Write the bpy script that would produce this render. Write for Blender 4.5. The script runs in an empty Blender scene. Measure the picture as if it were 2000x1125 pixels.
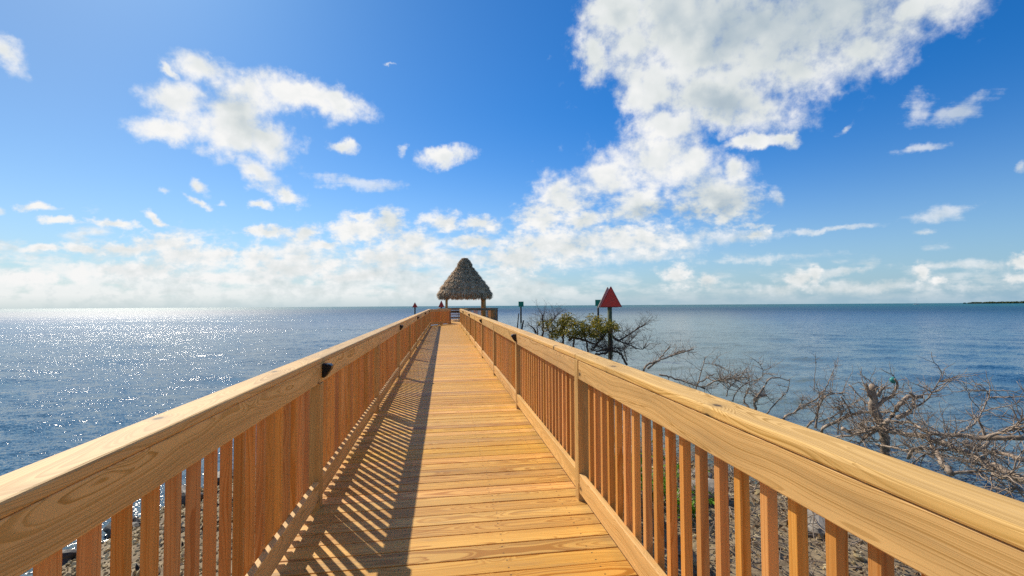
import bpy, bmesh, math, random
import numpy as np
from mathutils import Vector, Matrix, Euler

random.seed(11)
rng = np.random.default_rng(11)
scene = bpy.context.scene
COL = scene.collection
R = math.radians

# ------------------------------------------------------------------ camera
CAM = (-0.0509, 0.0, 1.4612)
F_PX, YAW, PITCH, ROLL = 889.0, .1476, .0389, -.0060
SLOPE = .0070                      # the boardwalk climbs a little towards the hut
cam_d = bpy.data.cameras.new("camera")
cam = bpy.data.objects.new("camera", cam_d)
COL.objects.link(cam)
scene.camera = cam
cam_d.sensor_width = 36
cam_d.lens = F_PX / 2000 * 36
cam_d.clip_start = .02
cam_d.clip_end = 90000
_x = Vector((math.cos(YAW), -math.sin(YAW), 0))
_y = Vector((math.sin(YAW), math.cos(YAW), 0))
_z = Vector((0, 0, 1))
_f = _y * math.cos(PITCH) + _z * math.sin(PITCH)
_u = -_y * math.sin(PITCH) + _z * math.cos(PITCH)
_r = _x * math.cos(ROLL) + _u * math.sin(ROLL)
_up = -_x * math.sin(ROLL) + _u * math.cos(ROLL)
m = Matrix((_r, _up, -_f)).transposed().to_4x4()
m.translation = Vector(CAM)
cam.matrix_world = m


def ray(px, py):
    u1, v1 = px - 1000, py - 562.5
    return (_r * (u1 / F_PX) - _up * (v1 / F_PX) + _f)


def at(px, py, Y):
    d = ray(px, py)
    return Vector(CAM) + d * (Y / d.y)


# ------------------------------------------------------------------ sun, exposure
SUN_AZ, SUN_EL = R(34.0), R(41.8)          # left of the walkway axis (+Y), height
sun_dir = Vector((-math.sin(SUN_AZ) * math.cos(SUN_EL), math.cos(SUN_AZ) * math.cos(SUN_EL), math.sin(SUN_EL)))
sd = bpy.data.lights.new("sun", 'SUN')
sd.energy = 4.5
sd.angle = R(.53)
sd.color = (1, .90, .75)
sun = bpy.data.objects.new("sun", sd)
COL.objects.link(sun)
sun.rotation_euler = (-sun_dir).to_track_quat('-Z', 'Y').to_euler()
scene.view_settings.view_transform = 'Standard'
scene.view_settings.look = 'None'
scene.view_settings.exposure = 0.12
scene.view_settings.gamma = 1
scene.view_settings.use_curve_mapping = False
scene.cycles.use_denoising = False       # the denoiser wipes out the sun's glitter on the water
scene.cycles.sample_clamp_direct = 32
scene.cycles.max_bounces = 6
scene.cycles.transparent_max_bounces = 16
scene.cycles.sample_clamp_indirect = 6


# ------------------------------------------------------------------ node helpers
class NT:
    def __init__(s, tree):
        s.t = tree
        s.n = tree.nodes
        s.l = tree.links

    def new(s, kind, **kw):
        n = s.n.new(kind)
        for k, v in kw.items():
            setattr(n, k, v)
        return n

    def put(s, sock, v):
        if isinstance(v, bpy.types.NodeSocket):
            s.l.new(v, sock)
        elif v is not None:
            sock.default_value = v

    def math(s, op, a, b=None, c=None, clamp=False):
        n = s.new('ShaderNodeMath', operation=op, use_clamp=clamp)
        s.put(n.inputs[0], a)
        s.put(n.inputs[1], b)
        s.put(n.inputs[2], c)
        return n.outputs[0]

    def vec(s, op, a, b=None, scale=None):
        n = s.new('ShaderNodeVectorMath', operation=op)
        s.put(n.inputs[0], a)
        s.put(n.inputs[1], b)
        if scale is not None:
            s.put(n.inputs['Scale'], scale)
        return n.outputs['Value'] if op in ('LENGTH', 'DOT_PRODUCT', 'DISTANCE') else n.outputs['Vector']

    def sep(s, v):
        n = s.new('ShaderNodeSeparateXYZ')
        s.put(n.inputs[0], v)
        return n.outputs

    def comb(s, x=0, y=0, z=0):
        n = s.new('ShaderNodeCombineXYZ')
        for i, v in enumerate((x, y, z)):
            s.put(n.inputs[i], v)
        return n.outputs[0]

    def noise(s, v, scale, detail=3, rough=.5, dist=0, out='Fac', dims='3D'):
        n = s.new('ShaderNodeTexNoise', noise_dimensions=dims)
        s.put(n.inputs['Vector'], v)
        s.put(n.inputs['Scale'], scale)
        n.inputs['Detail'].default_value = detail
        n.inputs['Roughness'].default_value = rough
        n.inputs['Distortion'].default_value = dist
        return n.outputs[out]

    def mapr(s, v, a, b, c=0, d=1, smooth=False):
        n = s.new('ShaderNodeMapRange', interpolation_type='SMOOTHSTEP' if smooth else 'LINEAR')
        for i, q in enumerate((v, a, b, c, d)):
            s.put(n.inputs[i], q)
        return n.outputs[0]

    def mix(s, f, a, b, blend='MIX'):
        n = s.new('ShaderNodeMix', data_type='RGBA', blend_type=blend)
        s.put(n.inputs[0], f)
        s.put(n.inputs[6], a)
        s.put(n.inputs[7], b)
        return n.outputs[2]

    def ramp(s, v, stops):
        n = s.new('ShaderNodeValToRGB')
        s.put(n.inputs[0], v)
        e = n.color_ramp.elements
        while len(e) > 1:
            e.remove(e[0])
        e[0].position = stops[0][0]
        e[0].color = c4(stops[0][1])
        for p, c in stops[1:]:
            q = e.new(p)
            q.color = c4(c)
        return n.outputs[0]

    def mapping(s, v, loc=(0, 0, 0), rot=(0, 0, 0), scale=(1, 1, 1), kind='POINT'):
        n = s.new('ShaderNodeMapping', vector_type=kind)
        s.put(n.inputs[0], v)
        n.inputs['Location'].default_value = loc
        n.inputs['Rotation'].default_value = rot
        n.inputs['Scale'].default_value = scale
        return n.outputs[0]


def c4(c):
    return (c[0], c[1], c[2], 1) if len(c) == 3 else c


# ------------------------------------------------------------------ world: sky and clouds
world = bpy.data.worlds.new("World")
scene.world = world
world.use_nodes = True
W = NT(world.node_tree)
W.n.clear()
sky = W.new('ShaderNodeTexSky', sky_type='NISHITA')
sky.sun_disc = False
sky.sun_elevation = SUN_EL
sky.sun_rotation = -SUN_AZ
sky.air_density = 1.0
sky.dust_density = .35
sky.ozone_density = 2.0
tc = W.new('ShaderNodeTexCoord')
D = tc.outputs['Generated']
dx, dy, dz = W.sep(D)
# clouds are laid out on the sky by direction: a = azimuth tangent, b = elevation tangent
# measured about the compass direction YAW right of the walkway
hs, hc = math.sin(YAW), math.cos(YAW)
fw = W.math('ADD', W.math('MULTIPLY', dx, hs), W.math('MULTIPLY', dy, hc))
rt = W.math('SUBTRACT', W.math('MULTIPLY', dx, hc), W.math('MULTIPLY', dy, hs))
fws = W.math('MAXIMUM', fw, .05)
A_ = W.math('DIVIDE', rt, fws)
B_ = W.math('DIVIDE', dz, fws)
P2 = W.comb(A_, B_, 0)
n_big = W.noise(D, 4.8, 4, .55, 0, 'Color')
n_fine = W.noise(D, 20.0, 6, .62, 0, 'Color')
w1 = W.vec('SCALE', W.vec('SUBTRACT', n_big, (.5, .5, .5)), scale=.092)
w2 = W.vec('SCALE', W.vec('SUBTRACT', n_fine, (.5, .5, .5)), scale=.07)
warp = W.vec('ADD', w1, w2)
# features near the horizon are farther away, so their billows are smaller
lowf = W.mapr(B_, 0, .35, .22, 1)
PW = W.vec('ADD', P2, W.vec('SCALE', warp, scale=lowf))
sxyz = W.sep(PW)
PW = W.comb(sxyz[0], sxyz[1], 1.0)


def sky_ab(px, py):
    d = ray(px, py)
    f_ = d.x * hs + d.y * hc
    return (d.x * hc - d.y * hs) / f_, d.z / f_


def blobs(lst, src=None, k=.3):
    acc = None
    for (px, py, rx, ry, rot) in lst:
        a, b = sky_ab(px, py)
        c_, s_ = math.cos(R(-rot)), math.sin(R(-rot))
        ra, rb = rx * 1.24 / F_PX, ry * 1.24 / F_PX
        u = W.vec('DOT_PRODUCT', src or PW, (c_ / ra, s_ / ra, -(c_ * a + s_ * b) / ra))
        v = W.vec('DOT_PRODUCT', src or PW, (-s_ / rb, c_ / rb, -(c_ * b - s_ * a) / rb))
        d = W.math('SQRT', W.math('MULTIPLY_ADD', u, u, W.math('MULTIPLY', v, v)))
        acc = d if acc is None else W.math('SMOOTH_MIN', acc, d, k)
    return acc


CUM = [
    # the large cloud at upper right
    (1440, 60, 230, 130, 0), (1640, 10, 230, 110, -12), (1330, 60, 130, 120, 10), (1430, 190, 130, 60, 5),
    (1270, 150, 90, 70, 30), (1790, 20, 100, 50, -30), (1560, 130, 130, 60, -15), (1700, 90, 90, 50, -15),
    (1200, 30, 60, 60, 0), (1165, 100, 26, 60, 10), (1240, 190, 50, 45, 20),
    (1230, 90, 80, 60, 0), (1400, 230, 90, 30, 0), (1500, 130, 160, 80, 0), (1840, 10, 60, 40, -30), (1180, 10, 60, 30, 0),
    (1750, 60, 80, 50, -20),
    # the column below it
    (1290, 250, 80, 45, 0), (1270, 320, 115, 65, 0), (1190, 345, 60, 40, 0), (1240, 400, 60, 42, 0),
    (1360, 310, 60, 40, 0), (1395, 390, 80, 58, 0), (1440, 340, 25, 32, -20), (1470, 277, 55, 13, 0), (1540, 279, 25, 14, 10),
    (1100, 385, 55, 42, 0), (1060, 420, 50, 40, 0), (1140, 425, 50, 20, 0),
    (1060, 470, 60, 30, 0),
    # left cloud
    (400, 130, 75, 30, 20), (480, 165, 90, 40, 15), (590, 190, 95, 34, 12), (650, 195, 40, 25, 20), (330, 195, 55, 38, 10),
    (320, 245, 65, 22, 10), (440, 245, 100, 45, 20), (520, 280, 65, 40, 30), (500, 335, 60, 24, 35),
    (555, 375, 38, 18, 25), (505, 400, 22, 9, 0), (325, 128, 9, 22, -30), (470, 225, 60, 40, 0),
    # small single clouds
    (387, 357, 24, 13, 30), (385, 392, 34, 8, 22), (660, 290, 27, 13, 10), (868, 312, 46, 17, -8), (300, 430, 25, 8, 22),
    (65, 408, 38, 8, 8), (115, 436, 36, 7, 5), (220, 441, 38, 7, 10), (15, 108, 50, 24, 32),
    # heaps nearer the horizon
    (380, 500, 110, 26, 0), (560, 520, 120, 22, 0), (760, 505, 90, 22, 0), (260, 530, 120, 16, 0), (60, 545, 90, 14, 0), (450, 545, 110, 12, 0), (690, 540, 90, 12, 0),
    (1010, 500, 70, 30, 0), (1100, 480, 80, 36, 0), (1230, 470, 110, 34, 0),
    (335, 480, 75, 24, 0), (240, 488, 55, 12, 0), (165, 488, 45, 9, 8), (90, 487, 42, 8, 0), (430, 498, 55, 20, 0),
    (500, 500, 50, 26, 0), (580, 498, 45, 24, 0), (700, 452, 62, 26, 0), (760, 438, 36, 24, 0), (800, 480, 50, 28, 0),
    (520, 448, 50, 10, 0), (590, 455, 36, 16, 0), (870, 438, 50, 20, -5), (940, 437, 48, 15, 0), (930, 470, 52, 13, 0),
    (700, 425, 20, 16, 0), (160, 535, 28, 22, 0), (630, 480, 40, 10, 0),
    (1322, 538, 34, 20, 0), (1380, 546, 18, 14, 0), (1565, 548, 36, 14, 0), (1590, 540, 14, 20, 0), (1798, 530, 17, 22, 0),
    (1835, 548, 20, 9, 0), (1990, 515, 26, 18, 0), (1985, 545, 30, 10, 0), (1480, 452, 24, 9, -8),
]
THIN = [
    (690, 356, 95, 15, 6), (1630, 449, 115, 7, -4), (1520, 385, 16, 26, -25), (1790, 215, 36, 42, 30), (1870, 215, 70, 24, -25),
    (1840, 415, 75, 18, -8), (1805, 452, 30, 8, 0), (1992, 330, 16, 13, 0), (762, 127, 14, 3, -5), (1660, 250, 24, 8, -30),
    (1800, 290, 60, 9, -10), (790, 290, 12, 14, 20), (430, 400, 14, 7, 10), (320, 375, 20, 6, 0), (0, 410, 12, 8, 0),
    (1150, 475, 150, 34, 0), (1330, 475, 130, 20, -6), (1230, 500, 220, 17, -2), (1480, 440, 60, 5, -4),
    (1720, 560, 320, 14, 0), (1480, 505, 130, 12, -4), (1420, 465, 110, 16, -6),
    (40, 515, 70, 7, 0), (1900, 515, 160, 12, -3), (1640, 528, 120, 10, -5), (850, 505, 160, 12, 0),
]
GREY = [(1500, 20, 240, 90, 0), (1430, 50, 150, 60, 0), (1400, 200, 80, 30, 10), (1440, 395, 60, 24, 0), (1290, 415, 100, 14, 0),
        (1640, 0, 120, 60, 0), (500, 250, 60, 30, 20), (440, 195, 60, 20, 15)]
dn = W.noise(D, 8.4, 6, .56)
dnf = W.noise(D, 36.0, 6, .62)
dnl = W.noise(W.comb(W.math('MULTIPLY', A_, 31), W.math('MULTIPLY', B_, 48), 0), 1.0, 6, .6)
lowm = W.mapr(B_, .36, .16, 0, 1, True)
dmix_h = W.math('ADD', W.math('MULTIPLY', W.math('SUBTRACT', dn, .5), 2.4), W.math('MULTIPLY', W.math('SUBTRACT', dnf, .5), 1.5))
dmix_l = W.math('ADD', W.math('MULTIPLY', W.math('SUBTRACT', dnl, .5), 2.8), W.math('MULTIPLY', W.math('SUBTRACT', dn, .5), .8))
dmix = W.math('ADD', W.math('MULTIPLY', dmix_h, W.math('SUBTRACT', 1, lowm)), W.math('MULTIPLY', dmix_l, lowm))
cumd = W.math('ADD', W.math('MULTIPLY', W.math('SUBTRACT', 1.0, blobs(CUM)), 1.2), dmix)
cum_a = W.mapr(cumd, -.18, .95, 0, 1, True)
# thin streaks: no billows, drawn out sideways
P2b = W.comb(A_, B_, 1.0)
PS = W.vec('ADD', P2b, W.vec('SCALE', W.vec('MULTIPLY', w2, (1, .7, 0)), scale=1.0))
streak = W.noise(W.comb(A_, W.math('MULTIPLY', B_, 6), 0), 5.0, 5, .6)
thind = W.math('ADD', W.math('SUBTRACT', 1.0, blobs(THIN, PS)), W.math('ADD', W.math('MULTIPLY', W.math('SUBTRACT', streak, .55), 1.6), W.math('MULTIPLY', W.math('SUBTRACT', dnf, .5), 1.6)))
thin_a = W.mapr(thind, .0, .9, 0, .62, True)
# low layer of broken cloud above the horizon, thicker on the sun's side
az_l = W.mapr(A_, -.1, .35, 0, 1, True)
band_n = W.noise(W.comb(W.math('MULTIPLY', A_, 9), W.math('MULTIPLY', B_, 26), 0), 1.0, 7, .58)
band_top = W.mapr(az_l, 0, 1, .185, .10)
band_e = W.math('SUBTRACT', 1.0, W.math('DIVIDE', B_, band_top))
band_d = W.math('ADD', W.math('MULTIPLY', band_e, W.mapr(az_l, 0, 1, .95, .5)), W.math('MULTIPLY', W.math('SUBTRACT', band_n, .5), 2.6))
band_a = W.math('MULTIPLY', W.mapr(band_d, .12, .75, 0, 1, True), W.mapr(az_l, 0, 1, .8, .5))
band_a = W.math('MULTIPLY', band_a, W.mapr(B_, .0, .03, .25, 1))
# wild clouds for the part of the sky behind the viewer
back = W.math('LESS_THAN', fw, .06)
bn = W.noise(D, 3.2, 7, .6)
back_a = W.math('MULTIPLY', back, W.mapr(bn, .54, .66, 0, .9, True))
front = W.math('SUBTRACT', 1.0, back)
al = W.math('SUBTRACT', 1.0, W.math('MULTIPLY', W.math('SUBTRACT', 1, cum_a), W.math('MULTIPLY', W.math('SUBTRACT', 1, thin_a), W.math('SUBTRACT', 1, band_a))))
al = W.math('ADD', W.math('MULTIPLY', al, front), back_a)
al = W.math('MULTIPLY', al, W.math('GREATER_THAN', dz, 0.0))
# relief of the billows: compare the billow field a step towards the sun
SD = (sun_dir.x * .03, sun_dir.y * .03, sun_dir.z * .03)
dn2 = W.noise(W.vec('ADD', D, SD), 8.4, 3, .5)
dn1 = W.noise(D, 8.4, 3, .5)
rel = W.math('MULTIPLY', W.math('SUBTRACT', dn1, dn2), 1.1)
grey = W.mapr(blobs(GREY), 1.45, .1, 0, 1, True)
lit = W.math('ADD', W.math('SUBTRACT', .90, W.math('MULTIPLY', grey, .34)), rel)
lit = W.math('ADD', lit, W.mapr(A_, -1.0, 1.2, .06, -.05))
core = W.mapr(cumd, .5, 1.3, 0, .10, True)
lit = W.math('ADD', lit, W.math('MULTIPLY', W.math('SUBTRACT', dnf, .5), .35))
lit = W.math('ADD', lit, W.math('MULTIPLY', W.math('MULTIPLY', W.math('SUBTRACT', dnl, .5), .9), lowm))
lit = W.math('SUBTRACT', lit, core, clamp=True)
ccol = W.ramp(lit, [(0, (.25, .33, .43)), (.45, (.42, .50, .56)), (.72, (.66, .70, .70)), (.9, (.77, .79, .79)), (1, (.86, .86, .85))])
# deep tropical blue overhead, pale blue-grey sea air along the horizon
hi = W.mapr(dz, .02, .42, 0, 1, True)
sunside = W.mapr(A_, -1.2, .7, .0, 1, True)
tint_hi = W.mix(sunside, (.50, .73, .93, 1), (.12, .68, 1.27, 1))
skyc = W.mix(1.0, sky.outputs[0], W.mix(hi, W.mix(sunside, (.56, .80, 1.0, 1), (.74, 1.0, 1.24, 1)), tint_hi), 'MULTIPLY')
hz = W.math('MULTIPLY', W.math('POWER', W.mapr(dz, 0, .30, 1, 0), 2.5), .92)
hcol = W.mix(W.mapr(A_, -1.2, 1.2, 0, 1), (5.0, 5.9, 6.1, 1), (2.6, 4.2, 5.6, 1))
skyc = W.mix(hz, skyc, hcol)
bg1 = W.new('ShaderNodeBackground')
bg1.inputs['Strength'].default_value = .1
W.l.new(skyc, bg1.inputs['Color'])
bg2 = W.new('ShaderNodeBackground')
W.l.new(ccol, bg2.inputs['Color'])
mx = W.new('ShaderNodeMixShader')
W.l.new(al, mx.inputs[0])
W.l.new(bg1.outputs[0], mx.inputs[1])
W.l.new(bg2.outputs[0], mx.inputs[2])
wo = W.new('ShaderNodeOutputWorld')
W.l.new(mx.outputs[0], wo.inputs[0])


# ------------------------------------------------------------------ materials
def mat(name):
    mm = bpy.data.materials.new(name)
    mm.use_nodes = True
    t = NT(mm.node_tree)
    t.n.clear()
    b = t.new('ShaderNodeBsdfPrincipled')
    o = t.new('ShaderNodeOutputMaterial')
    t.l.new(b.outputs[0], o.inputs[0])
    return mm, t, b


def bump(t, b, h, strength=.3, dist=.01):
    n = t.new('ShaderNodeBump')
    n.inputs['Strength'].default_value = strength
    n.inputs['Distance'].default_value = dist
    t.put(n.inputs['Height'], h)
    t.l.new(n.outputs[0], b.inputs['Normal'])


def wood(name, pale, mid, dark, ring=60, wob=.05, knots=True, rough=.55, hue=.1, fibre=.35, contrast=.8, screws=None, wear=0):
    """sawn softwood: growth rings cut lengthwise give lines and cathedral figures; local X is the grain"""
    mm, t, b = mat(name)
    tcn = t.new('ShaderNodeTexCoord')
    oi = t.new('ShaderNodeObjectInfo')
    rnd = oi.outputs['Random']
    P = tcn.outputs['Object']
    off = t.comb(t.math('MULTIPLY', rnd, 37.0), t.math('MULTIPLY', rnd, 91.0), t.math('MULTIPLY', rnd, 53.0))
    Q = t.vec('ADD', P, off)
    q = t.sep(P)
    # pith wobble along the board
    n1 = t.noise(t.vec('MULTIPLY', Q, (.9, .0, .0)), 1.0, 2, .5, 0, 'Color')
    wobv = t.vec('SCALE', t.vec('SUBTRACT', n1, (.5, .5, .5)), scale=wob * 6)
    w = t.sep(wobv)
    cx = t.math('MULTIPLY', t.math('SUBTRACT', t.math('FRACT', t.math('MULTIPLY', rnd, 7.13)), .5), .14)
    yy = t.math('ADD', t.math('ADD', q[1], w[0]), cx)
    zz = t.math('ADD', t.math('ADD', q[2], w[1]), t.math('ADD', .03, t.math('MULTIPLY', t.math('FRACT', t.math('MULTIPLY', rnd, 3.7)), .10)))
    rr = t.math('SQRT', t.math('ADD', t.math('MULTIPLY', yy, yy), t.math('MULTIPLY', zz, zz)))
    n2 = t.noise(t.vec('MULTIPLY', Q, (1.6, 9, 9)), 1.0, 3, .5)
    rr = t.math('ADD', rr, t.math('MULTIPLY', t.math('SUBTRACT', n2, .5), .022))
    v1 = t.noise(t.comb(t.math('MULTIPLY', rr, 55), t.math('MULTIPLY', rnd, 19), 0), 1.0, 2, .6, dims='2D')
    rr = t.math('ADD', rr, t.math('MULTIPLY', v1, .03))
    v2 = t.noise(t.comb(t.math('MULTIPLY', rr, 80), t.math('MULTIPLY', rnd, 29), 3), 1.0, 2, .6, dims='2D')
    kd = None
    if knots:
        vo = t.new('ShaderNodeTexVoronoi', feature='F1')
        vo.voronoi_dimensions = '2D'
        t.put(vo.inputs['Vector'], t.comb(t.math('MULTIPLY', q[0], 3.6), t.math('MULTIPLY', t.math('ADD', q[1], t.math('MULTIPLY', q[2], 1.0)), 5.5), 0))
        vo.inputs['Scale'].default_value = 1.0
        vo.inputs['Randomness'].default_value = 1.0
        kd = vo.outputs['Distance']
        kcol = t.sep(vo.outputs['Color'])
        pres = t.math('GREATER_THAN', kcol[0], .80)
        infl = t.math('MULTIPLY', t.mapr(kd, .55, 0, 0, 1, True), pres)
        rr = t.math('ADD', rr, t.math('MULTIPLY', infl, .035))
        core_ = t.math('MULTIPLY', t.mapr(kd, .10, .05, 0, 1, True), pres)
    ph = t.math('FRACT', t.math('MULTIPLY', rr, ring * 2.2))
    # early wood fades into a narrow dark late-wood line
    line = t.math('MULTIPLY', t.mapr(ph, .25, .86, 0, 1, True), t.mapr(ph, .9, 1.0, 1, 0))
    fib = t.noise(t.vec('MULTIPLY', Q, (5, 260, 260)), 1.0, 3, .6)
    patch = t.noise(t.vec('MULTIPLY', Q, (1.3, 10, 10)), 1.0, 3, .55)
    lv = t.math('ADD', t.math('MULTIPLY', line, t.math('MULTIPLY', t.mapr(v2, .3, .65, .35, 1.15), contrast)), t.math('MULTIPLY', t.math('SUBTRACT', fib, .5), fibre * 2))
    col = t.mix(t.mapr(lv, 0, 1), pale, mid)
    col = t.mix(t.math('MULTIPLY', t.mapr(patch, .45, .8), .55), col, dark)
    if knots:
        ring2 = t.math('MULTIPLY', t.mapr(kd, .24, .09, 0, 1, True), pres)
        col = t.mix(t.math('MULTIPLY', ring2, .45), col, dark)
        col = t.mix(t.math('MULTIPLY', core_, .85), col, (.03, .016, .008, 1))
    if wear:
        grey_n = t.noise(t.vec('MULTIPLY', Q, (2.2, 24, 24)), 1.0, 4, .6)
        col = t.mix(t.math('MULTIPLY', t.mapr(grey_n, .52, .75), wear), col, (.19, .16, .12, 1))
    if screws:
        ax = t.math('ABSOLUTE', q[0])
        ay = t.math('ABSOLUTE', q[1])
        dd = None
        for sx in screws:
            v = t.math('ADD', t.math('POWER', t.math('SUBTRACT', ax, sx), 2), t.math('POWER', t.math('SUBTRACT', ay, .036), 2))
            dd = v if dd is None else t.math('MINIMUM', dd, v)
        col = t.mix(t.math('MULTIPLY', t.math('LESS_THAN', dd, .0058 ** 2), .75), col, (.05, .035, .025, 1))
    h = t.new('ShaderNodeHueSaturation')
    t.put(h.inputs['Hue'], t.math('ADD', .5, t.math('MULTIPLY', t.math('SUBTRACT', t.math('FRACT', t.math('MULTIPLY', rnd, 11.7)), .5), hue * .14)))
    t.put(h.inputs['Saturation'], t.math('ADD', 1, t.math('MULTIPLY', t.math('SUBTRACT', t.math('FRACT', t.math('MULTIPLY', rnd, 5.3)), .5), hue * 1.3)))
    t.put(h.inputs['Value'], t.math('ADD', 1, t.math('MULTIPLY', t.math('SUBTRACT', t.math('FRACT', t.math('MULTIPLY', rnd, 17.9)), .5), hue * 4.6)))
    t.put(h.inputs['Color'], col)
    t.l.new(h.outputs[0], b.inputs['Base Color'])
    b.inputs['Roughness'].default_value = rough
    b.inputs['Specular IOR Level'].default_value = .3
    bump(t, b, t.math('ADD', t.math('MULTIPLY', line, .5), fib), .35, .0012)
    return mm


M = {}
M['rail'] = wood('pale_rail_pine', (.80, .49, .175, 1), (.47, .25, .055, 1), (.36, .22, .08, 1), ring=64, wob=.032, hue=.07, contrast=.85, fibre=.35, wear=.12)
M['deck'] = wood('golden_deck_pine', (.78, .43, .09, 1), (.49, .21, .024, 1), (.42, .22, .05, 1), ring=60, wob=.02, hue=.075, contrast=1.0, fibre=.5,
                 screws=(.80, .3), wear=.35)
M['baluster'] = wood('red_baluster_wood', (.74, .36, .105, 1), (.56, .215, .04, 1), (.42, .19, .06, 1), ring=62, wob=.008, knots=False, hue=.07, contrast=.9)
M['post'] = wood('olive_post_pine', (.60, .37, .12, 1), (.38, .20, .05, 1), (.26, .15, .045, 1), ring=40, wob=.03, hue=.06)
M['old'] = wood('dark_weathered_pine', (.27, .19, .12, 1), (.15, .10, .065, 1), (.1, .075, .055, 1), ring=40, wob=.03, hue=.12)


def simple(name, col, rough=.6, metal=0, nscale=None, namp=.25, col2=None, bmp=None):
    mm, t, b = mat(name)
    b.inputs['Roughness'].default_value = rough
    b.inputs['Metallic'].default_value = metal
    tcn = t.new('ShaderNodeTexCoord')
    if nscale:
        n = t.noise(tcn.outputs['Object'], nscale, 5, .6)
        c = t.mix(t.mapr(n, .35, .7), c4(col), c4(col2) if col2 else c4([k * (1 - namp) for k in col]))
        t.l.new(c, b.inputs['Base Color'])
        if bmp:
            bump(t, b, n, .6, bmp)
    else:
        b.inputs['Base Color'].default_value = c4(col)
    return mm


M['fixture'] = simple('black_fixture_metal', (.012, .012, .014), .4, .3, 30, .3)
M['red'] = simple('weathered_red_paint', (.90, .035, .012), .45, 0, 5, col2=(.68, .06, .035))
M['redborder'] = simple('dark_red_border', (.42, .012, .012), .5, 0, 6)
M['green'] = simple('green_reflective_board', (.0, .24, .14), .5, 0, 4, .3)
M['back'] = simple('unpainted_board_back', (.52, .45, .38), .7, 0, 6, .2)
M['pilingdark'] = simple('tarred_piling_wood', (.045, .038, .028), .85, 0, 8, .4, bmp=.01)
M['steel'] = simple('galvanised_bracket', (.4, .4, .4), .4, .8, 8)


def island_rand_mat(name, stops, rough=.8, nscale=6.0, trans=0):
    """many small pieces in one mesh: each piece its own tone"""
    mm, t, b = mat(name)
    g = t.new('ShaderNodeNewGeometry')
    tcn = t.new('ShaderNodeTexCoord')
    n = t.noise(tcn.outputs['Object'], nscale, 4, .6)
    v = t.math('ADD', t.math('MULTIPLY', g.outputs['Random Per Island'], .65), t.math('MULTIPLY', n, .4))
    c = t.ramp(v, stops)
    t.l.new(c, b.inputs['Base Color'])
    b.inputs['Roughness'].default_value = rough
    b.inputs['Specular IOR Level'].default_value = .25
    if trans:
        tr = t.new('ShaderNodeBsdfTranslucent')
        t.l.new(c, tr.inputs[0])
        ms = t.new('ShaderNodeMixShader')
        ms.inputs[0].default_value = trans
        t.l.new(b.outputs[0], ms.inputs[1])
        t.l.new(tr.outputs[0], ms.inputs[2])
        o = [k for k in t.n if k.type == 'OUTPUT_MATERIAL'][0]
        t.l.new(ms.outputs[0], o.inputs[0])
    return mm


M['thatch'] = island_rand_mat('dry_palm_thatch', [(.1, (.12, .075, .04)), (.35, (.38, .255, .145)), (.6, (.60, .42, .25)), (.9, (.86, .65, .42))], .9, 3.0)
M['leaf'] = island_rand_mat('mangrove_leaves', [(0, (.05, .055, .01)), (.4, (.14, .14, .015)), (.7, (.34, .28, .02)), (1, (.58, .34, .03))], .5, 2.0, .35)
M['herb'] = island_rand_mat('bright_green_leaves', [(0, (.06, .16, .01)), (.5, (.14, .34, .02)), (1, (.28, .46, .04))], .5, 4.0, .35)
M['litter'] = island_rand_mat('leaf_litter_scraps', [(0, (.05, .03, .018)), (.4, (.17, .10, .05)), (.7, (.34, .24, .13)), (1, (.55, .43, .28))], .85, 6)
M['pebble'] = island_rand_mat('pale_shore_pebbles', [(0, (.16, .12, .06)), (.35, (.38, .30, .16)), (.7, (.62, .50, .29)), (1, (.80, .70, .50))], .8, 5)
M['rock'] = simple('limestone_rock', (.42, .37, .30), .85, 0, 6, col2=(.12, .10, .08), bmp=.03)


def bark_mat(name, a, b_, c):
    mm, t, b = mat(name)
    tcn = t.new('ShaderNodeTexCoord')
    n = t.noise(tcn.outputs['Object'], 7, 5, .65)
    n2 = t.noise(tcn.outputs['Object'], 45, 3, .6)
    col = t.ramp(t.math('ADD', t.math('MULTIPLY', n, .7), t.math('MULTIPLY', n2, .3)), [(.3, a), (.5, b_), (.7, c)])
    t.l.new(col, b.inputs['Base Color'])
    b.inputs['Roughness'].default_value = .85
    bump(t, b, n2, .7, .01)
    return mm


M['deadbark'] = bark_mat('bleached_dead_wood', (.11, .08, .06), (.34, .26, .19), (.60, .49, .38))
M['livebark'] = bark_mat('dark_mangrove_bark', (.035, .022, .016), (.10, .065, .045), (.20, .14, .10))


# ------------------------------------------------------------------ object helpers
def link(o):
    COL.objects.link(o)
    return o


def empty(name, loc=(0, 0, 0), rot=(0, 0, 0)):
    o = bpy.data.objects.new(name, None)
    o.location = loc
    o.rotation_euler = rot
    return link(o)


def tag(o, label=None, cat=None, group=None, kind=None):
    if label: o['label'] = label
    if cat: o['category'] = cat
    if group: o['group'] = group
    if kind: o['kind'] = kind
    return o


def obj_from(name, verts, faces, material, parent=None, smooth=False):
    me = bpy.data.meshes.new(name)
    me.from_pydata([tuple(v) for v in verts], [], faces)
    me.update()
    if smooth:
        me.polygons.foreach_set('use_smooth', [True] * len(me.polygons))
    o = bpy.data.objects.new(name, me)
    me.materials.append(material)
    if parent: o.parent = parent
    return link(o)


def obj_bm(name, bm, material, parent=None, smooth=False):
    me = bpy.data.meshes.new(name)
    bmesh.ops.recalc_face_normals(bm, faces=bm.faces)
    bm.to_mesh(me)
    bm.free()
    if smooth:
        me.polygons.foreach_set('use_smooth', [True] * len(me.polygons))
    me.materials.append(material)
    o = bpy.data.objects.new(name, me)
    if parent: o.parent = parent
    return link(o)


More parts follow.
